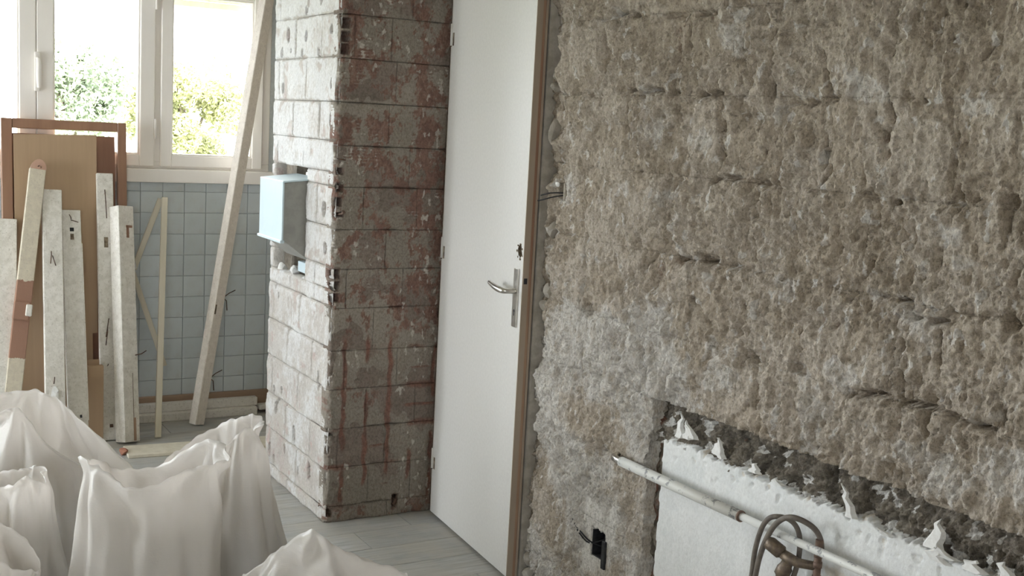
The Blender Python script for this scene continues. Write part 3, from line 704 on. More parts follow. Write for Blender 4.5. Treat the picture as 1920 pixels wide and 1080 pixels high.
DJ = {0: [1.95], 1: [1.86, 2.05], 2: [1.725, 1.93], 3: [1.84, 2.06], 4: [1.745, 1.97], 5: [1.86], 6: [1.74, 1.98], 7: [1.90], 8: [1.80, 2.03], 9: [1.99], 10: [1.895], 11: [1.92], 12: [1.74, 1.895], 13: [1.98], 14: [1.88], 15: [2.0]}
HOLES = [(1.703, z, .016, .018) for z in (1.965, 1.915, 1.868)] + [(1.699, 1.405, .013, .012), (1.700, 1.343, .012, .015), (1.699, 1.288, .013, .015), (1.704, 1.238, .012, .009)] + \
        [(1.696, z, .015, .017) for z in (1.006, .958, .912)] + [(1.985, 0.055, .012, .03), (1.692, .04, .018, .016), (1.69, .365, .014, .006)]
def dark_h(x, z):
    wx = x + .010 * vn(x * 18, z * 18, 401); wz = z + .010 * vn(x * 18, z * 18, 403)
    n = fbm(x * 8, z * 8, 4, 411); f = fbm(x * 55, z * 55, 3, 421, .6)
    skim = sst(-.03, .03, fbm(wx * 5.5, wz * 5, 4, 431) + .08)
    lines = np.sin(z * 2 * np.pi / 0.0125 + 1.5 * vn(x * 4, z * 4, 433))
    jn = np.array(DROWS)[np.argmin(np.abs(z[:, None] - np.array(DROWS)[None, :]), 1)]
    h = 0.004 * n + 0.0022 * f + 0.003 * skim + 0.0009 * lines * (1 - skim * .6)
    h = h - 0.012 * np.exp(-((wz - jn) / 0.0045) ** 2) * sst(0.0, 0.35, vn(x * 9, jn * 37, 437))
    # vertical red stripes between the old adhesive dabs, lower half
    low = sst(0.80, 0.70, z) * sst(0.02, 0.10, z)
    ph = (wx - 1.745) / 0.098
    stripe = np.exp(-((ph - np.round(ph)) / (0.10 + .07 * vn(x * 9, z * 14, 447))) ** 2) * sst(-.15, .15, vn(x * 7, z * 6, 441) + .08)
    hz = np.exp(-((wz - np.array(DROWS)[np.argmin(np.abs(z[:, None] - np.array(DROWS)[None, :]), 1)]) / 0.014) ** 2) * sst(0.05, .25, vn(x * 5, z * 5, 451))
    hm = np.exp(-((wz - jn - .08) / .012) ** 2) * sst(.1, .3, vn(x * 6 + 3, z * 6, 453))
    cellr = np.maximum(np.maximum(stripe, .7 * hz), .8 * hm) * low
    h = h - 0.005 * cellr
    patch = sst(-0.05, 0.30, fbm(wx * 10.0 + 3, wz * 8, 5, 461, .8) - 0.06 + 0.30 * sst(1.9, 2.1, x) * sst(2.3, 1.2, np.abs(z - .9) + .9) + 0.10 * sst(1.2, 1.5, z))
    patch = patch * (1 - .75 * low * (1 - sst(.39, .41, z) * sst(.54, .52, z) * sst(1.95, 1.85, x)))
    red = np.maximum(1.5 * cellr, 0.85 * patch)
    spk = sst(0.20, 0.45, fbm(wx * 42, wz * 24, 3, 471)) * sst(-0.2, 0.2, fbm(x * 4, z * 4, 2, 475))
    rows = sst(0.3, 0.8, lines) * sst(0.12, 0.25, fbm(x * 7, z * 7, 2, 477)) * sst(.75, .9, z)
    for (a, b, ra, rb) in HOLES:
        q = np.maximum(np.abs(x - a) / ra, np.abs(z - b) / rb) + 0.12 * vn(x * 120, z * 120, 481)
        h = h - 0.060 * sst(1.08, 0.92, q)
        red = np.maximum(red, 0.6 * sst(1.5, 1.0, q))
    e = x - PX0
    h = h - 0.012 * sst(0.012, 0.0, e + 0.012 * fbm(z * 22, z * 0 + .5, 3, 491))
    return h, {'plas': .15 + .8 * skim, 'wht': .8 * spk + .45 * rows + 0.15 * n, 'red': red}
for k in range(len(DROWS) - 1):
    z0, z1 = DROWS[k], DROWS[k + 1]
    ed = [PX0] + DJ[k] + [PX1]
    for a, b in zip(ed[:-1], ed[1:]):
        g = 0.0009; jit = random.uniform(-.0012, .0018)
        relief('brick', pil, M['dark_brick'], (0, PY0 - jit, 0), (1, 0, 0), (0, 0, 1), (0, -1, 0), a + (0 if a == PX0 else g), b - g, z0 + g, z1 - g, 0.0042, dark_h, 0.07)
# nails and a pale screw in the dark face
tube('nail', [(1.685, PY0 + .02, 1.455), (1.69, PY0 - .012, 1.452), (1.712, PY0 - .02, 1.450)], .003, M['nail'], pil, 6)
tube('screw', [(1.70, PY0 + .02, 1.238), (1.705, PY0 - .02, 1.243), (1.708, PY0 - .03, 1.252)], [.004, .004, .008], M['copper'], pil, 8)
tube('nail', [(1.995, PY0 + .02, .075), (1.985, PY0 - .02, .07), (1.965, PY0 - .03, .055)], .004, M['nail'], pil, 6)
# niche fittings
box('wall_socket', PX0 + .06, PX0 + .10, 4.60, 4.74, 1.30, 1.375, M['winframe'], pil, .008, 2)
box('wall_socket', PX0 + .03, PX0 + .08, 4.59, 4.72, 0.955, 1.00, M['cabinet'], pil, .006, 2)
for i in range(9):
    stone('rubble_stone', pil, M['flake'], (PX0 + .03 + .02 * (i % 4), 4.59 + .04 * i, .942 + .004 * (i % 3)), (.028, .026, .016 + .004 * (i % 3)), 90 + i)

# ------------------------------------------------------------------ door, ajar, in the doorway of the rough wall
HX, HY, EX, EY = 2.129, 4.205, 2.066, 3.456
DL = math.hypot(HX - EX, HY - EY)
ang = math.atan2(EX - HX, -(EY - HY))     # swing
door = empty('door_1', (HX, HY, 0.012)); tag(door, 'pale flush door standing ajar beside the brick pillar', 'door', kind='structure')
door.rotation_euler = (0, 0, ang)
# local: y runs from hinge (0) to free edge (-DL), x<0 is the room side, x>0 the hall side
DH = 2.13
bm = bmesh.new(); add_box(bm, 0, .024, -DL, 0, 0, DH, 0.0012)
leaf = link('door_leaf', bm_mesh('door_leaf', bm), M['door'], door)
bm = bmesh.new()
r_ = random.Random(5); ring0, ring1 = [], []
for k in range(14):
    a = 2 * math.pi * k / 14; rr = .017 * (0.75 + .5 * r_.random())
    ring0.append(bm.verts.new((-.01, -DL + .030 + rr * math.cos(a), 1.172 + 1.25 * rr * math.sin(a))))
    ring1.append(bm.verts.new((.0235, -DL + .030 + .8 * rr * math.cos(a), 1.172 + rr * math.sin(a))))
for k in range(14): bm.faces.new((ring0[k], ring0[(k + 1) % 14], ring1[(k + 1) % 14], ring1[k]))
bm.faces.new(ring0); bm.faces.new(ring1)
cut = link('cutter', bm_mesh('cutter', bm), M['darkwood'], door)
md = leaf.modifiers.new('hole', 'BOOLEAN'); md.object = cut; md.operation = 'DIFFERENCE'; md.solver = 'EXACT'
leaf.data.materials.append(M['darkwood'])
try: md.material_mode = 'TRANSFER'
except Exception: pass
bpy.context.view_layer.update()
dg = bpy.context.evaluated_depsgraph_get()
me2 = bpy.data.meshes.new_from_object(leaf.evaluated_get(dg))
leaf.modifiers.clear(); leaf.data = me2
bpy.data.objects.remove(cut)
for i in range(7):      # splinters round the old lock hole
    a = i * 0.9
    stone('splinter', door, M['darkwood'], (-.001, -DL + .030 + .021 * math.cos(a), 1.172 + .026 * math.sin(a)), (.003, .0035 + .002 * (i % 3), .006), 60 + i)
box('door_edge', 0.0005, .0235, -DL - .0025, -DL + .001, 0.001, DH - .001, M['dooredge'], door)
box('rebate', .0242, .034, -DL - .001, -.012, 0, DH - .012, M['rebate'], door)
box('rebate_lip', .034, .042, -DL - .004, -.012, 0, DH - .012, M['dooredge'], door)
lk = box('lock_plate', .002, .021, -DL - .0035, -DL - .002, .985, 1.145, M['dooredge'], door, .0006)
box('latch', .005, .017, -DL - .005, -DL - .003, 1.062, 1.082, M['black'], lk)
pl = box('handle_plate', -.006, 0, -DL + .022, -DL + .058, .905, 1.112, M['chrome'], door, .002, 2)
tube('handle_lever', [(-.004, -DL + .04, 1.032), (-.040, -DL + .04, 1.032), (-.052, -DL + .052, 1.033), (-.054, -DL + .10, 1.036), (-.050, -DL + .165, 1.046)], [.010, .009, .011, .011, .007], M['chrome'], pl, 12, smooth_path=2)
tube('keyhole', [(-.0066, -DL + .04, .962), (-.0062, -DL + .04, .962)], .0055, M['black'], pl, 10)
box('keyhole', -.0068, -.0062, -DL + .0375, -DL + .0425, .945, .962, M['black'], pl)
for hz in (1.90, 1.06, .185):
    tube('hinge', [(-.001, -.004, hz), (-.001, -.004, hz + .085)], .005, M['door'], door, 10)
    tube('hinge', [(-.001, -.004, hz - .003), (-.001, -.004, hz + .0)], .0055, M['nail'], door, 10)
    box('hinge_slot', -.0008, .0005, -.030, -.016, hz + .0, hz + .05, M['darkwood'], door)
frame = empty('trim_1'); tag(frame, 'narrow stripped door posts around the pale door', 'door frame', kind='structure')
box('lock_post', 2.118, 2.21, 3.452, 3.50, 0, 2.18, M['stone'], frame, .004)
box('hinge_post', 2.15, 2.22, HY + .01, HY + .044, 0, 2.18, M['dooredge'], frame)

# ------------------------------------------------------------------ gas pipe, hose and valve on the white panel
PXC = 2.085
pipe = empty('gas_pipe', (0, 0, 0)); tag(pipe, 'white painted pipe running along the stripped wall above the panel', 'pipe')
tube('wall_stub', [(PXC + .055, 2.915, .612), (PXC + .02, 2.90, .612), (PXC, 2.87, .612), (PXC, 2.80, .613)], [.010, .011, .012, .012], M['chrome'], pipe, 14, smooth_path=1)
tube('sleeve', [(PXC, 2.835, .613), (PXC, 2.60, .614), (PXC, 2.285, .617)], .0155, M['pipe'], pipe, 16)
tube('sleeve_rim', [(PXC, 2.287, .617), (PXC, 2.281, .617)], .0158, M['copper'], pipe, 16)
tube('pipe_run', [(PXC, 2.30, .617), (PXC, 1.8, .622), (PXC, 1.2, .628), (PXC, -1.5, .635)], .0105, M['pipe'], pipe, 16)
for y_ in (1.25, -.4):
    tube('pipe_clip', [(PXC + .055, y_, .60), (PXC, y_, .608)], .006, M['chrome'], pipe, 8)
hose = empty('rubber_hose', (0, 0, 0)); tag(hose, 'brown rubber hose looped over the painted pipe', 'hose')
HXp = PXC - .022
tube('hose_loop', [(HXp, 2.205, .30), (HXp, 2.203, .42), (HXp, 2.199, .50), (HXp, 2.197, .55), (HXp, 2.186, .602), (HXp - .002, 2.166, .645), (HXp, 2.140, .668), (PXC + .005, 2.108, .668), (PXC + .022, 2.088, .640), (PXC + .020, 2.078, .59), (PXC + .010, 2.074, .55), (PXC, 2.075, .52)], .0068, M['rubber'], hose, 12, smooth_path=3)
tube('hose_loop', [(HXp - .012, 2.185, .30), (HXp - .012, 2.182, .42), (HXp - .012, 2.173, .50), (HXp - .012, 2.164, .555), (HXp - .012, 2.142, .616), (HXp - .013, 2.114, .660), (HXp - .012, 2.078, .688), (HXp, 2.045, .690), (PXC + .005, 2.020, .672), (PXC + .022, 2.010, .640), (PXC + .022, 2.008, .60)], .0072, M['rubber'], hose, 12, smooth_path=3)
valve = empty('gas_valve', (0, 0, 0)); tag(valve, 'tarnished brass gas valve on a short riser under the pipe', 'valve')
VX = PXC - .008
tube('riser', [(PXC + .012, 2.008, .645), (PXC + .012, 2.006, .30)], .0095, M['copper'], valve, 12)
for z_ in (.615, .588, .552, .53, .51):
    tube('collar', [(PXC + .012, 2.007, z_), (PXC + .012, 2.007, z_ - .014)], .0125, M['copper'], valve, 6)
tube('valve_body', [(PXC + .012, 2.01, .575), (VX, 2.05, .572), (VX - .006, 2.078, .574), (VX - .010, 2.10, .580)], [.011, .012, .015, .013], M['brass'], valve, 12)
tube('valve_knob', [(VX - .010, 2.098, .580), (VX - .012, 2.103, .583), (VX - .022, 2.135, .598), (VX - .024, 2.141, .601)], [.012, .0185, .0185, .015], M['brass'], valve, 8)
tube('union_nut', [(VX - .004, 2.082, .575), (VX - .005, 2.09, .55), (VX - .005, 2.092, .545), (VX - .006, 2.10, .525), (VX - .006, 2.10, .52), (VX - .006, 2.105, .49)], [.013, .016, .020, .020, .015, .015], M['brass'], valve, 8)

# ------------------------------------------------------------------ pale blue box on the whitewashed face
cab = empty('metal_box', (1.58, 4.7, 1.02)); tag(cab, 'pale blue metal box hanging in the niche of the whitewashed pillar', 'box')
def prism(name, prof, y0, y1, mat, parent, off, bev=.002):
    bm = bmesh.new()
    a = [bm.verts.new((p[0] - off[0], y0 - off[1], p[1] - off[2])) for p in prof]; b = [bm.verts.new((p[0] - off[0], y1 - off[1], p[1] - off[2])) for p in prof]
    bm.faces.new(a); bm.faces.new(b[::-1])
    for i in range(len(prof)): bm.faces.new((a[i], b[i], b[(i + 1) % len(prof)], a[(i + 1) % len(prof)]))
    if bev: bmesh.ops.bevel(bm, geom=bm.edges[:], offset=bev, segments=1, affect='EDGES')
    return link(name, bm_mesh(name, bm), mat, parent)
off = (1.58, 4.7, 1.02)
prism('box_body', [(1.586, 1.105), (1.586, 1.335), (1.70, 1.352), (1.70, 1.018)], 4.562, 4.838, M['cabinet_side'], cab, off)
prism('box_front', [(1.578, 1.100), (1.578, 1.340), (1.586, 1.340), (1.586, 1.100)], 4.556, 4.844, M['cabinet'], cab, off)
prism('box_lip', [(1.571, 1.092), (1.571, 1.104), (1.590, 1.104), (1.590, 1.092)], 4.552, 4.848, M['cabinet'], cab, off)
prism('box_top', [(1.578, 1.3365), (1.578, 1.344), (1.74, 1.362), (1.74, 1.354)], 4.556, 4.844, M['cabinet'], cab, off)
box('mount', 1.70 - off[0], 1.93 - off[0], 4.60 - off[1], 4.80 - off[1], 1.12 - off[2], 1.24 - off[2], M['cabinet_side'], cab, .003)

# ------------------------------------------------------------------ timber leaning at the window wall
def lean(name, label, b, t, w, th, mat, cat, group=None, bev=.003, top='flat', parts=()):
    b, t = Vector(b), Vector(t); z = (t - b); L = z.length; z.normalize()
    x = (Vector((1, 0, 0)) - z * z.x).normalized(); y = z.cross(x)
    root = empty(name); tag(root, label, cat, group)
    sag = max(abs(z.y) * th / 2, 0) + abs(z.x) * w / 2
    root.matrix_world = Matrix(((x.x, y.x, z.x, b.x), (x.y, y.y, z.y, b.y), (x.z, y.z, z.z, b.z + sag), (0, 0, 0, 1)))
    bm = bmesh.new()
    if top == 'round':
        add_box(bm, -w / 2, w / 2, -th / 2, th / 2, 0, L, bev)
    else: add_box(bm, -w / 2, w / 2, -th / 2, th / 2, 0, L, bev)
    for v in bm.verts:
        v.co.x += .0025 * math.sin(v.co.z * 5 + w * 90)
    link('board', bm_mesh('board', bm), mat, root)
    return root, L
G = 'old timber leaning at the window wall'
def nails(root, L):
    for (nx, ny, nz, dx, dz) in L:
        tube('nail', [(nx, ny, nz), (nx + dx * .2, ny - .010, nz + dz * .3), (nx + dx, ny - .013, nz + dz)], .0022, M['nail'], root, 6)
def mort(root, L, mat):
    for (mx, my, mz, w, h) in L: box('mortise', mx - w / 2, mx + w / 2, my - .0012, my + .006, mz - h / 2, mz + h / 2, mat, root)
p1, L1 = lean('painted_board', 'pale grey wide board leaning at the far left edge', (.655, 5.58, 0), (.70, 5.90, 1.05), .105, .028, M['oldpaint'], 'board', G)
p2, L2 = lean('door_jamb', 'tilted cream strip with large red-brown chipped patch and rounded tip', (.665, 5.60, 0), (.845, 5.90, 1.285), .072, .035, M['oldpaint_red'], 'timber', G)
bm = bmesh.new()       # rounded bare tip
vs = [bm.verts.new((.032 * math.cos(a), s * .012, .030 * math.sin(a))) for s in (-1, 1) for a in [math.pi * k / 10 for k in range(11)]]
bm.faces.new(vs[:11]); bm.faces.new(vs[11:][::-1])
for k in range(11): bm.faces.new((vs[k], vs[11 + k], vs[11 + (k + 1) % 11], vs[(k + 1) % 11]))
o = link('rounded_tip', bm_mesh('rounded_tip', bm), plain('pink_wood_tip', (0.56, 0.36, 0.27), (0.50, 0.31, 0.23), 30, .7, bump=.2), p2); o.location = (.004, -.004, L2 - .004); o.scale = (1.08, 1.2, 1.6)
bl = box('strike_block', -.040, .030, -.040, -.0175, .615, .70, M['oldpaint_red'], p2, .004)
box('strike_lip', .012, .040, -.046, -.015, .635, .69, M['oldpaint'], p2, .004)
nails(p2, [(.0, -.0175 + .004, L2 + .008, .004, .004), (.012, -.012, L2 + .004, .003, .0)])
p3, L3 = lean('painted_board', 'flat grey-white board leaning between the red-chipped strip and the mortised board', (.866, 5.52, 0), (.904, 5.895, 1.19), .088, .03, M['oldpaint'], 'board', G)
nails(p3, [(.0, -.015, .93, .012, -.05), (-.005, -.015, .95, -.006, -.06), (-.004, -.015, .33, .002, .03)])
mort(p3, [(.004, -.015, .20, .020, .060)], M['rebate'])
stone('filler_lump', p3, M['flake'], (0, -.016, .28), (.022, .012, .05), 21)
p4, L4 = lean('mortised_board', 'cream board with two small square mortises near its top', (.975, 5.57, 0), (.988, 5.89, 1.095), .088, .032, M['oldpaint'], 'board', G)
mort(p4, [(.004, -.016, L4 - .095, .018, .018)], M['black']); mort(p4, [(.004, -.016, L4 - .13, .016, .028)], M['darkwood'])
mort(p4, [(.014, -.016, .11, .012, .02), (.014, -.016, .16, .010, .014)], M['black'])
nails(p4, [(.002, -.016, L4 - .05, .03, -.012), (.002, -.016, L4 - .045, -.01, .02)])
box('edge_strip', .044, .050, -.014, .014, .14, .98, M['skirting'], p4, .001)
p5, L5 = lean('mortised_board', 'tall cream board with dark splits leaning right of the cardboard sheet', (1.140, 5.72, 0), (1.153, 5.935, 1.275), .076, .026, M['oldpaint'], 'board', G)
mort(p5, [(.002, -.013, L5 - .335, .019, .050)], M['darkwood'])
nails(p5, [(.0, -.013, L5 - .08, .004, -.14), (.002, -.013, .55, -.012, -.09), (-.006, -.013, .50, .012, .09), (-.002, -.013, .36, .002, .01)])
mort(p5, [(.012, -.013, .07, .016, .016)], M['nail'])
p6, L6 = lean('square_post', 'thick whitish square post leaning rightmost in front of the brown panel', (1.213, 5.645, 0), (1.222, 5.875, 1.115), .085, .075, M['oldpaint'], 'post', G)
p6.rotation_mode = 'QUATERNION'
p6.matrix_world = p6.matrix_world @ Matrix.Rotation(math.radians(22), 4, 'Z')
mort(p6, [(.016, -.0375, L6 - .10, .034, .012), (.008, -.0375, L6 - .125, .014, .06)], M['rebate'])
mort(p6, [(.018, -.0375, .06, .014, .11)], M['rebate'])
tube('nail', [(.03, -.035, .415), (.05, -.06, .42), (.075, -.065, .435)], .0025, M['nail'], p6, 6)
box('split', .012, .0145, -.0382, -.034, .05, .33, M['darkwood'], p6)

# thin sticks (a broken folding rule of batten)
s1, Ls = lean('batten', 'thin upright cream batten standing in front of the tiles', (1.366, 5.69, 0), (1.459, 6.0, 1.158), .030, .016, M['stickwood'], 'batten', bev=.002)
s2, _ = lean('batten', 'short thin batten slanting down-left from the upright batten top', (1.322, 6.055, .785), (1.452, 6.035, 1.145), .028, .012, M['stickwood'], 'batten', bev=.002)
s3, _ = lean('batten', 'lower thin batten slanting down-right behind the upright batten', (1.484, 6.06, .275), (1.322, 6.065, .775), .026, .012, M['stickwood'], 'batten', bev=.002)
tube('tied_end', [(1.30, 6.05, .78), (1.318, 6.048, .80), (1.31, 6.045, .86)], [.012, .02, .014], M['flake'], None, 8)
tag(bpy.context.scene.objects['tied_end'], 'small white lump of filler on the tiles beside the slanting battens', 'filler')

# long beam up to the window head
b8, L8 = lean('long_beam', 'long pale beam leaning from floor to window head', (1.606, 5.868, 0), (2.0, 6.02, 2.36), .062, .05, M['oldpaint_beam'], 'beam')
b8.rotation_mode = 'QUATERNION'
b8.matrix_world = b8.matrix_world @ Matrix.Rotation(math.radians(27), 4, 'Z')
for (nz, s) in ((.66, 1), (.24, 1)):
    tube('nail', [(.031, -.01, nz), (.045, -.02, nz - .01), (.058, -.022, nz - .06)], .0025, M['nail'], b8, 6)
    tube('nail', [(.031, -.005, nz), (.055, -.02, nz + .03), (.085, -.03, nz + .05)], .0025, M['nail'], b8, 6)
mort(b8, [(-.024, -.025, .60, .010, .05)], M['darkwood'])

# skirting boards on the floor
def lying(name, label, x0, x1, y0, y1, z0, z1, mat, cat, rz=0.0):
    root = empty(name, ((x0 + x1) / 2, (y0 + y1) / 2, z0), (0, 0, rz)); tag(root, label, cat)
    box('board', -(x1 - x0) / 2, (x1 - x0) / 2, -(y1 - y0) / 2, (y1 - y0) / 2, 0, z1 - z0, mat, root, .003)
    return root
lying('wood_strip', 'brown bare wooden strip along the foot of the tiles', .62, 2.05, 6.068, 6.093, .0, .115, M['rawwood'], 'strip')
k1 = lying('skirting_board', 'upper white skirting board lying against the tile foot', 1.10, 1.975, 6.020, 6.062, .043, .088, M['skirting'], 'skirting board')
k2 = lying('skirting_board', 'lower white skirting board lying flat on the dusty floor', 1.05, 1.965, 5.985, 6.060, 0, .042, M['skirting'], 'skirting board')
stone('knot', k2, M['nail'], (.14, -.0375, .028), (.006, .003, .006), 31)
k3 = lying('wood_strip', 'short pale strip poking out beside the pillar foot', 1.98, 2.06, 6.00, 6.06, .02, .045, M['skirting'], 'strip')
lying('floor_board', 'pale board lying on the floor behind the sacks', 1.165, 2.02, 5.36, 5.52, 0, .018, M['stickwood'], 'board', -.06)
stone('brick_fragment', None, M.setdefault('redbrick', plain('red_brick_chip', (0.36, 0.17, 0.11), (0.28, 0.13, 0.09), 30, .9, bump=.4)), (1.155, 5.455, .018), (.022, .045, .022), 55)
tag(bpy.context.scene.objects['brick_fragment'], 'small red-brown brick fragment at the end of the floor board', 'brick')

# cardboard and brown framed panel
bp = empty('framed_wood_panel'); tag(bp, 'brown veneered panel with open slot under its top rail', 'panel')
pb, pt = Vector((0, 5.885, 0)), Vector((0, 6.015, 1.52))
tilt = math.atan2(pt.y - pb.y, 1.52)
bp.location = (.985, 5.90, 0.002); bp.rotation_euler = (-tilt, 0, math.radians(0.0))
Hh = 1.525
box('stile', -.285, -.235, -.022, .018, 0, Hh, M['brownwood'], bp, .003)
box('stile', .245, .287, -.022, .018, 0, Hh, M['brownwood'], bp, .003)
box('rail', -.235, .245, -.020, .016, Hh - .045, Hh, M['brownwood'], bp, .003)
box('rail', -.235, .245, -.018, .014, .0, .09, M['brownwood'], bp, .003)
bm = bmesh.new(); add_box(bm, -.235, .236, .002, .012, .09, Hh - .068, 0)
link('panel_sheet', bm_mesh('panel_sheet', bm), M['brownpanel'], bp)
def sheet(name, label, outline, th, mat, loc, tilt, cat):
    root = empty(name, loc, (-tilt, 0, 0)); tag(root, label, cat)
    bm = bmesh.new()
    a = [bm.verts.new((p[0], -th / 2, p[1])) for p in outline]; b = [bm.verts.new((p[0], th / 2, p[1])) for p in outline]
    bm.faces.new(a); bm.faces.new(b[::-1])
    for i in range(len(outline)): bm.faces.new((a[i], b[i], b[(i + 1) % len(outline)], a[(i + 1) % len(outline)]))
    link('sheet', bm_mesh('sheet', bm), mat, root)
    return root
sheet('cardboard_sheet', 'tall brown cardboard sheet leaning behind the old boards',
      [(-.19, 0), (.17, 0), (.17, .36), (.155, .37), (.155, .505), (.178, .507), (.188, 1.465), (-.185, 1.455)], .006, M['cardboard'], (.935, 5.812, .003), math.atan2(.155, 1.46), 'cardboard')
cb = empty('cardboard_box', (1.02, 5.715, 0)); tag(cb, 'flattened cardboard carton standing low between the mortised boards', 'cardboard box')
box('carton', -.16, .092, -.012, .022, 0.001, .376, M['cardboard'], cb, .002)
box('flap', -.16, .078, .022, .030, .30, .40, M['cardboard'], cb, .001)
sheet('cardboard_sheet', 'lower cardboard sheet behind the red-chipped strip', [(-.10, 0), (.17, 0), (.17, .245), (-.10, .235)], .005, M['cardboard'], (.79, 5.755, .003), .12, 'cardboard')

# ------------------------------------------------------------------ rubble sacks: small cloth solver
def simulate(rim, height, a, b, fill, perim, slack=1.07, steps=70, nth=96, nt=50, seed=0):
    """rim: closed list of (angle, x, y, z); the mouth is held there, the cloth below hangs over the filling"""
    rng = np.random.default_rng(seed)
    th = np.arange(nth) * 2 * np.pi / nth
    cx = np.sign(np.cos(th)) * np.abs(np.cos(th)) ** 0.75; cy = np.sign(np.sin(th)) * np.abs(np.sin(th)) ** 0.75
    ring = np.stack([cx * a * .95, cy * b * .95], 1)
    K = sorted(rim); A = np.array([k[0] for k in K]); P = np.array([k[1:] for k in K], float); n = len(K)
    R = np.zeros((nth, 3))
    for t_i, t in enumerate(th):
        i1 = np.searchsorted(A, t, side='right') - 1
        i0, i2, i3 = i1 - 1, i1 + 1, i1 + 2
        a1 = A[i1 % n] + (2 * np.pi if i1 >= n else 0) - (2 * np.pi if i1 < 0 else 0)
        a2 = A[i2 % n] + (2 * np.pi if i2 >= n else 0)
        f = (t - a1) / max(a2 - a1, 1e-6)
        p0, p1, p2, p3 = (P[q % n] for q in (i0, i1, i2, i3))
        R[t_i] = 0.5 * (2 * p1 + (p2 - p0) * f + (2 * p0 - 5 * p1 + 4 * p2 - p3) * f * f + (3 * p1 - p0 - 3 * p2 + p3) * f ** 3)
    R[:, 2] += 0.003 * np.sin(th * 9 + seed) + 0.003 * np.sin(th * 23 + 2 * seed)
    R[:, 1] += 0.004 * np.sin(th * 11 + 1 + seed)
    X = np.zeros((nt, nth, 3))
    for i in range(nt):
        w = i / (nt - 1); e = w ** 2.2
        X[i, :, :2] = ring * (1 + .10 * math.sin(math.pi * min(1, w * 1.1))) * (1 - e) + R[:, :2] * e
        X[i, :, 2] = R[:, 2] * w
    X[1:-1] += rng.normal(0, .004, X[1:-1].shape)
    lu = perim / nth; ld_ = None
    LV = np.repeat((R[:, 2] * slack / (nt - 1))[None, :, None], nt - 1, 0)
    LV = np.maximum(LV, np.linalg.norm(X[1:] - X[:-1], axis=2)[:, :, None].mean(0, keepdims=True) * (slack - .03))
    LD = np.sqrt(LV ** 2 + lu ** 2)
    prev = X.copy()
    def con(A_, B_, L, w=1.0, comp=1.0):
        d = B_ - A_; l = np.sqrt((d * d).sum(-1, keepdims=True)) + 1e-9
        e = (l - L) / l * 0.5 * w
        if comp < 1: e = np.where(l < L, e * comp, e)
        return d * e
    z1 = fill * 0.55
    for st in range(steps):
        v = (X - prev) * 0.90
        prev = X.copy()
        X = X + v; X[:, :, 2] -= 0.0006
        for it in range(6):
            for par in (0, 1):
                idx = np.arange(par, nth, 2); jd = (idx + 1) % nth
                c = con(X[:, idx], X[:, jd], lu, 1, .5); X[:, idx] += c; X[:, jd] -= c
            for par in (0, 1):
                idx = np.arange(par, nt - 1, 2)
                c = con(X[idx], X[idx + 1], LV[idx], 1, .6); X[idx] += c; X[idx + 1] -= c
            for par in (0, 1):
                idx = np.arange(par, nt - 1, 2)
                Rr = np.roll(X, -1, 1); c = con(X[idx], Rr[idx + 1], LD[idx], .5, .4); X[idx] += c; tmp = np.roll(X, -1, 1); tmp[idx + 1] -= c; X = np.roll(tmp, 1, 1)
                Rr = np.roll(X, 1, 1); c = con(X[idx], Rr[idx + 1], LD[idx], .5, .4); X[idx] += c; tmp = np.roll(X, 1, 1); tmp[idx + 1] -= c; X = np.roll(tmp, -1, 1)
            c = con(X[:-3], X[3:], (LV[:-2] + LV[1:-1] + LV[2:]), .05, 1); X[:-3] += c * .5; X[3:] -= c * .5
            Rr = np.roll(X, -3, 1); c = con(X, Rr, 3 * lu, .05, 1); X = X + c * .5 - np.roll(c, 3, 1) * .5
            z = X[:, :, 2]
            s_ = np.where(z < z1, 1.0, np.sqrt(np.clip(1 - ((z - z1) / (fill - z1)) ** 2, 0, 1)))
            bul = 0.92 + 0.10 * np.sin(np.clip(z / fill, 0, 1) * np.pi)
            f = ((np.abs(X[:, :, 0]) / a) ** 2.6 + (np.abs(X[:, :, 1]) / b) ** 2.6) ** (1 / 2.6) + 1e-6
            lim = s_ * bul
            rad = np.where((f < lim) & (z < fill), np.minimum(lim / f, 1.25), 1.0)
            X[:, :, 0] *= rad; X[:, :, 1] *= rad
            X[:, :, 2] = np.maximum(X[:, :, 2], 0.002)
            X[0, :, 2] = 0.002
            X[-1] = R
    return X
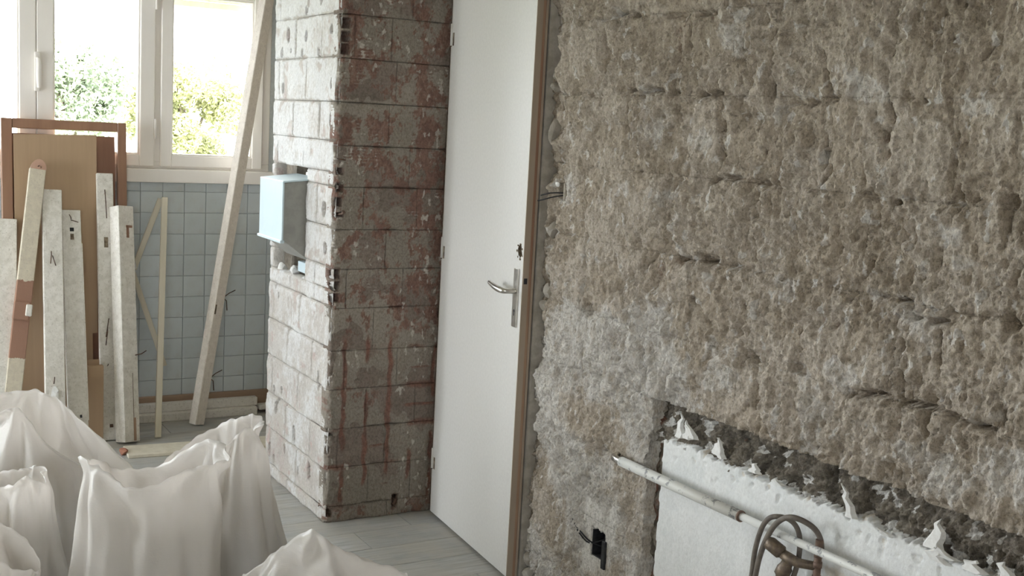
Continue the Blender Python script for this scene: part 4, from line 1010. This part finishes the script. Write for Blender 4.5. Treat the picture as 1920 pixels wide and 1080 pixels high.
def sack(name, label, loc, yaw, X, wall=.0012, rubble=None):
    nt, nth = X.shape[:2]
    V = X.reshape(-1, 3)
    i, j = np.meshgrid(np.arange(nt - 1), np.arange(nth), indexing='ij')
    a = (i * nth + j).ravel(); b = (i * nth + (j + 1) % nth).ravel()
    Q = np.stack([a, b, b + nth, a + nth], 1)
    root = empty(name, loc, (0, 0, yaw)); tag(root, label, 'sack', 'white woven rubble sacks')
    o = link('sack_cloth', fast_mesh('sack_cloth', V, Q, True), M['sack'], root)
    m = o.modifiers.new('subdivision', 'SUBSURF'); m.levels = 1; m.render_levels = 1
    m2 = o.modifiers.new('cloth', 'SOLIDIFY'); m2.thickness = wall; m2.offset = 0
    # filling of broken plaster
    if rubble:
        a_, b_, fz = rubble
        uu, vv = np.meshgrid(np.linspace(-1, 1, 34), np.linspace(0, 2 * np.pi, 49)[:-1])
        rr = (np.arange(0, 13) / 12.0)
        P = []; 
        for r in rr:
            for t in np.arange(40) * 2 * np.pi / 40:
                x = r * .93 * a_ * math.copysign(abs(math.cos(t)) ** .75, math.cos(t)); y = r * .93 * b_ * math.copysign(abs(math.sin(t)) ** .75, math.sin(t))
                P.append((x, y, 0))
        P = np.array(P); n = fbm(P[:, 0] * 14 + loc[0] * 9, P[:, 1] * 14, 3, 700)
        f = np.repeat(rr, 40)
        P[:, 2] = fz * (.55 + .42 * np.sqrt(np.clip(1 - f ** 2, 0, 1))) + .02 * n - .02
        q = []
        for k in range(12):
            for t in range(40): q.append((k * 40 + t, (k + 1) * 40 + t, (k + 1) * 40 + (t + 1) % 40, k * 40 + (t + 1) % 40))
        ob = link('rubble_fill', fast_mesh('rubble_fill', P, q, False), M['mortar'], root); ob['kind'] = 'stuff'
    return root
PI = math.pi
def place(label, loc, a, b, fill, perim, rim, seed, slack=1.07, yaw=-0.5304):
    X = simulate(rim, 0.7, a, b, fill, perim, slack, seed=seed)
    K = sorted(rim); n = len(K)
    peaks = [k for i, k in enumerate(K) if k[3] > K[i - 1][3] and k[3] >= K[(i + 1) % n][3]]
    N = np.stack([X[:, :, 0] / a ** 2, X[:, :, 1] / b ** 2, 0 * X[:, :, 0]], 2); N /= np.linalg.norm(N, axis=2, keepdims=True) + 1e-9
    D = 0
    for q, (an, px, py, pz) in enumerate(peaks):
        d = X - np.array([px, py, pz + .015]); r = np.linalg.norm(d, axis=2)
        ph = np.arctan2(d[:, :, 0] * math.cos(.3) + d[:, :, 1] * .3, -d[:, :, 2] + .01)
        w = np.sin(ph * (8 + q) + seed + q * 1.7) + .5 * np.sin(ph * (17 + q) + seed * 2)
        w = np.sign(w) * np.abs(w) ** .75
        D = D + .015 * w * np.exp(-r / .20) * (1 - np.exp(-(r / .035) ** 2))
    zf = np.linspace(0, 1, X.shape[0])[:, None]; th = np.linspace(0, 2 * np.pi, X.shape[1])[None, :]
    w7 = np.sin(th * 7 + seed + 1.2 * np.sin(zf * 5 + seed)) + .5 * np.sin(th * 13 + 2 * seed + zf)
    D = D + .010 * np.sign(w7) * np.abs(w7) ** 1.6 * sst(.2, .6, zf) * sst(1.0, .9, zf)
    D = D + .0035 * fbm(th * 5 + 0 * zf, zf * 8 + 0 * th, 3, 900 + seed) * sst(1.0, .93, zf)
    X = X + N * D[:, :, None]
    return sack('rubble_sack', label, (loc[0], loc[1], 0), yaw, X, rubble=(a, b, fill))
# local axes: x = width, y = away from the viewer; angle 0 = right corner, PI/2 = back, PI = left corner, 3PI/2 = front
place('open white sack in the middle with a sagging front rim between two corners', (.722, 3.112), .195, .135, .52, 1.08,
      [(0, .231, -.04, .700), (.22, .205, .01, .716), (.55, .155, .05, .726), (.95, .10, .085, .700), (1.4, .02, .10, .640), (2.0, -.08, .09, .615), (2.7, -.15, .05, .65), (PI, -.176, -.01, .676), (3.5, -.150, -.06, .688), (3.85, -.115, -.09, .680),
       (4.25, -.055, -.115, .662), (4.71, .0, -.125, .640), (5.15, .07, -.12, .658), (5.55, .133, -.105, .686), (5.95, .198, -.08, .702)], 3)
place('white sack with a pointed top standing behind the middle sack', (1.02, 3.40), .18, .135, .46, 1.02,
      [(0, .105, -.02, .688), (.4, .09, .01, .70), (.8, .06, .03, .702), (1.2, .008, .06, .678), (1.7, -.052, .08, .644), (2.3, -.125, .055, .593), (PI, -.183, .0, .548), (3.7, -.12, -.07, .56), (4.3, -.04, -.115, .59), (4.8, .024, -.12, .632), (5.3, .07, -.105, .694), (5.8, .105, -.07, .680)], 8)
place('low white sack at the bottom edge with a blunt peak', (1.057, 2.684), .205, .15, .43, 1.10,
      [(0, .213, .0, .474), (.8, .15, .07, .46), (1.57, .0, .09, .50), (2.4, -.12, .07, .46), (PI, -.191, .0, .447), (3.7, -.135, -.05, .515), (4.15, -.085, -.07, .562), (4.45, -.032, -.07, .596), (4.75, .012, -.09, .602), (5.15, .062, -.085, .562), (5.7, .137, -.045, .521)], 11)
place('large white sack at the left with its twisted top leaning right', (.56, 3.93), .26, .17, .46, 1.34,
      [(0, .335, -.06, .465), (.35, .24, .0, .52), (.7, .13, .05, .585), (1.1, .07, .07, .63), (1.6, .02, .08, .66), (2.2, -.06, .07, .675), (2.7, -.16, .05, .66), (PI, -.26, .0, .63), (3.6, -.20, -.08, .60), (4.1, -.10, -.12, .635), (4.5, -.035, -.14, .665), (4.75, .0, -.14, .668), (5.0, .035, -.13, .625), (5.4, .12, -.13, .52), (5.9, .24, -.11, .475)], 15, 1.10)
place('smooth white sack with a draped corner left of the middle sack', (.41, 3.60), .185, .125, .40, 1.02,
      [(0, .16, -.06, .535), (.6, .11, .02, .55), (1.57, .0, .06, .52), (2.4, -.10, .04, .50), (PI, -.16, .0, .48), (3.9, -.09, -.07, .47), (4.71, .005, -.09, .50), (5.3, .08, -.11, .535), (5.8, .125, -.105, .556)], 19)
place('crumpled white sack in the lower left corner', (.30, 3.257), .185, .14, .38, 1.04,
      [(0, .19, -.03, .40), (.8, .12, .05, .45), (1.57, .0, .08, .49), (2.4, -.08, .05, .50), (PI, -.13, .0, .50), (3.9, -.05, -.08, .49), (4.71, .05, -.10, .485), (5.4, .13, -.10, .44)], 23)

# ------------------------------------------------------------------ garden outside
ground = box('ground', -60, 90, 8, 120, -7.2, -7.0, M['grass'])
tag(ground, 'garden ground far below the window', 'ground', kind='structure')
def tree(label, x, y, z, rx, rz, n, mat, seed):
    rng = np.random.default_rng(seed)
    root = empty('tree', (x, y, -7.0)); tag(root, label, 'tree', 'trees outside the window')
    zc = z + 7.0
    tube('trunk', [(0, 0, 0), (.1, 0, zc * .4), (-.05, .1, zc * .75), (0, 0, zc + rz * .3)], [.22, .17, .12, .04], M['bark'], root, 8, smooth_path=1)
    blobs = []
    for k in range(16):
        a = rng.uniform(0, 2 * np.pi); e = rng.uniform(-.7, 1)
        r = rng.uniform(.25, .8)
        c = np.array([rx * r * np.cos(a), rx * r * np.sin(a), rz * e * .72])
        blobs.append((c, rng.uniform(.28, .5) * rx))
        if k < 9: tube('branch', [(0, 0, zc * .72 + .12 * k), (c[0] * .5, c[1] * .5, zc + c[2] * .45), (c[0], c[1], zc + c[2])], [.07, .045, .012], M['bark'], root, 6, smooth_path=1)
    per = n // len(blobs); C_ = []
    for c, r in blobs:
        d = rng.normal(size=(per, 3)); d /= np.linalg.norm(d, axis=1, keepdims=True)
        C_.append(c + d * r * rng.uniform(.3, 1.05, (per, 1)) ** .6)
    C_ = np.concatenate(C_); C_[:, 2] += zc
    m = len(C_); s = rng.uniform(.05, .11, (m, 1))
    u = rng.normal(size=(m, 3)); u /= np.linalg.norm(u, axis=1, keepdims=True)
    w = np.cross(u, rng.normal(size=(m, 3))); w /= np.linalg.norm(w, axis=1, keepdims=True)
    V = np.stack([C_ - u * s, C_ + w * s * .45, C_ + u * s, C_ - w * s * .45], 1).reshape(-1, 3)
    o = link('foliage', fast_mesh('foliage', V, np.arange(4 * m).reshape(-1, 4)), mat, root); o['kind'] = 'stuff'
M['leaf1'] = leaf_mat('leaf_green', (0.20, 0.24, 0.16), (0.30, 0.34, 0.25))
M['leaf2'] = leaf_mat('leaf_yellow_green', (0.24, 0.25, 0.12), (0.31, 0.31, 0.17))
# (placed on lines that the panes look out along)
tree('pale green leafy tree seen through the middle pane', 5.1, 30.0, 1.2, 1.55, 2.1, 15000, M['leaf1'], 1)
tree('yellow-green leafy tree seen through the right pane', 8.75, 33.8, 1.05, 1.95, 2.3, 20000, M['leaf2'], 2)
tree('distant pale tree seen through the left pane', 3.0, 34.0, 0.3, 1.3, 1.9, 5000, M['leaf1'], 3)
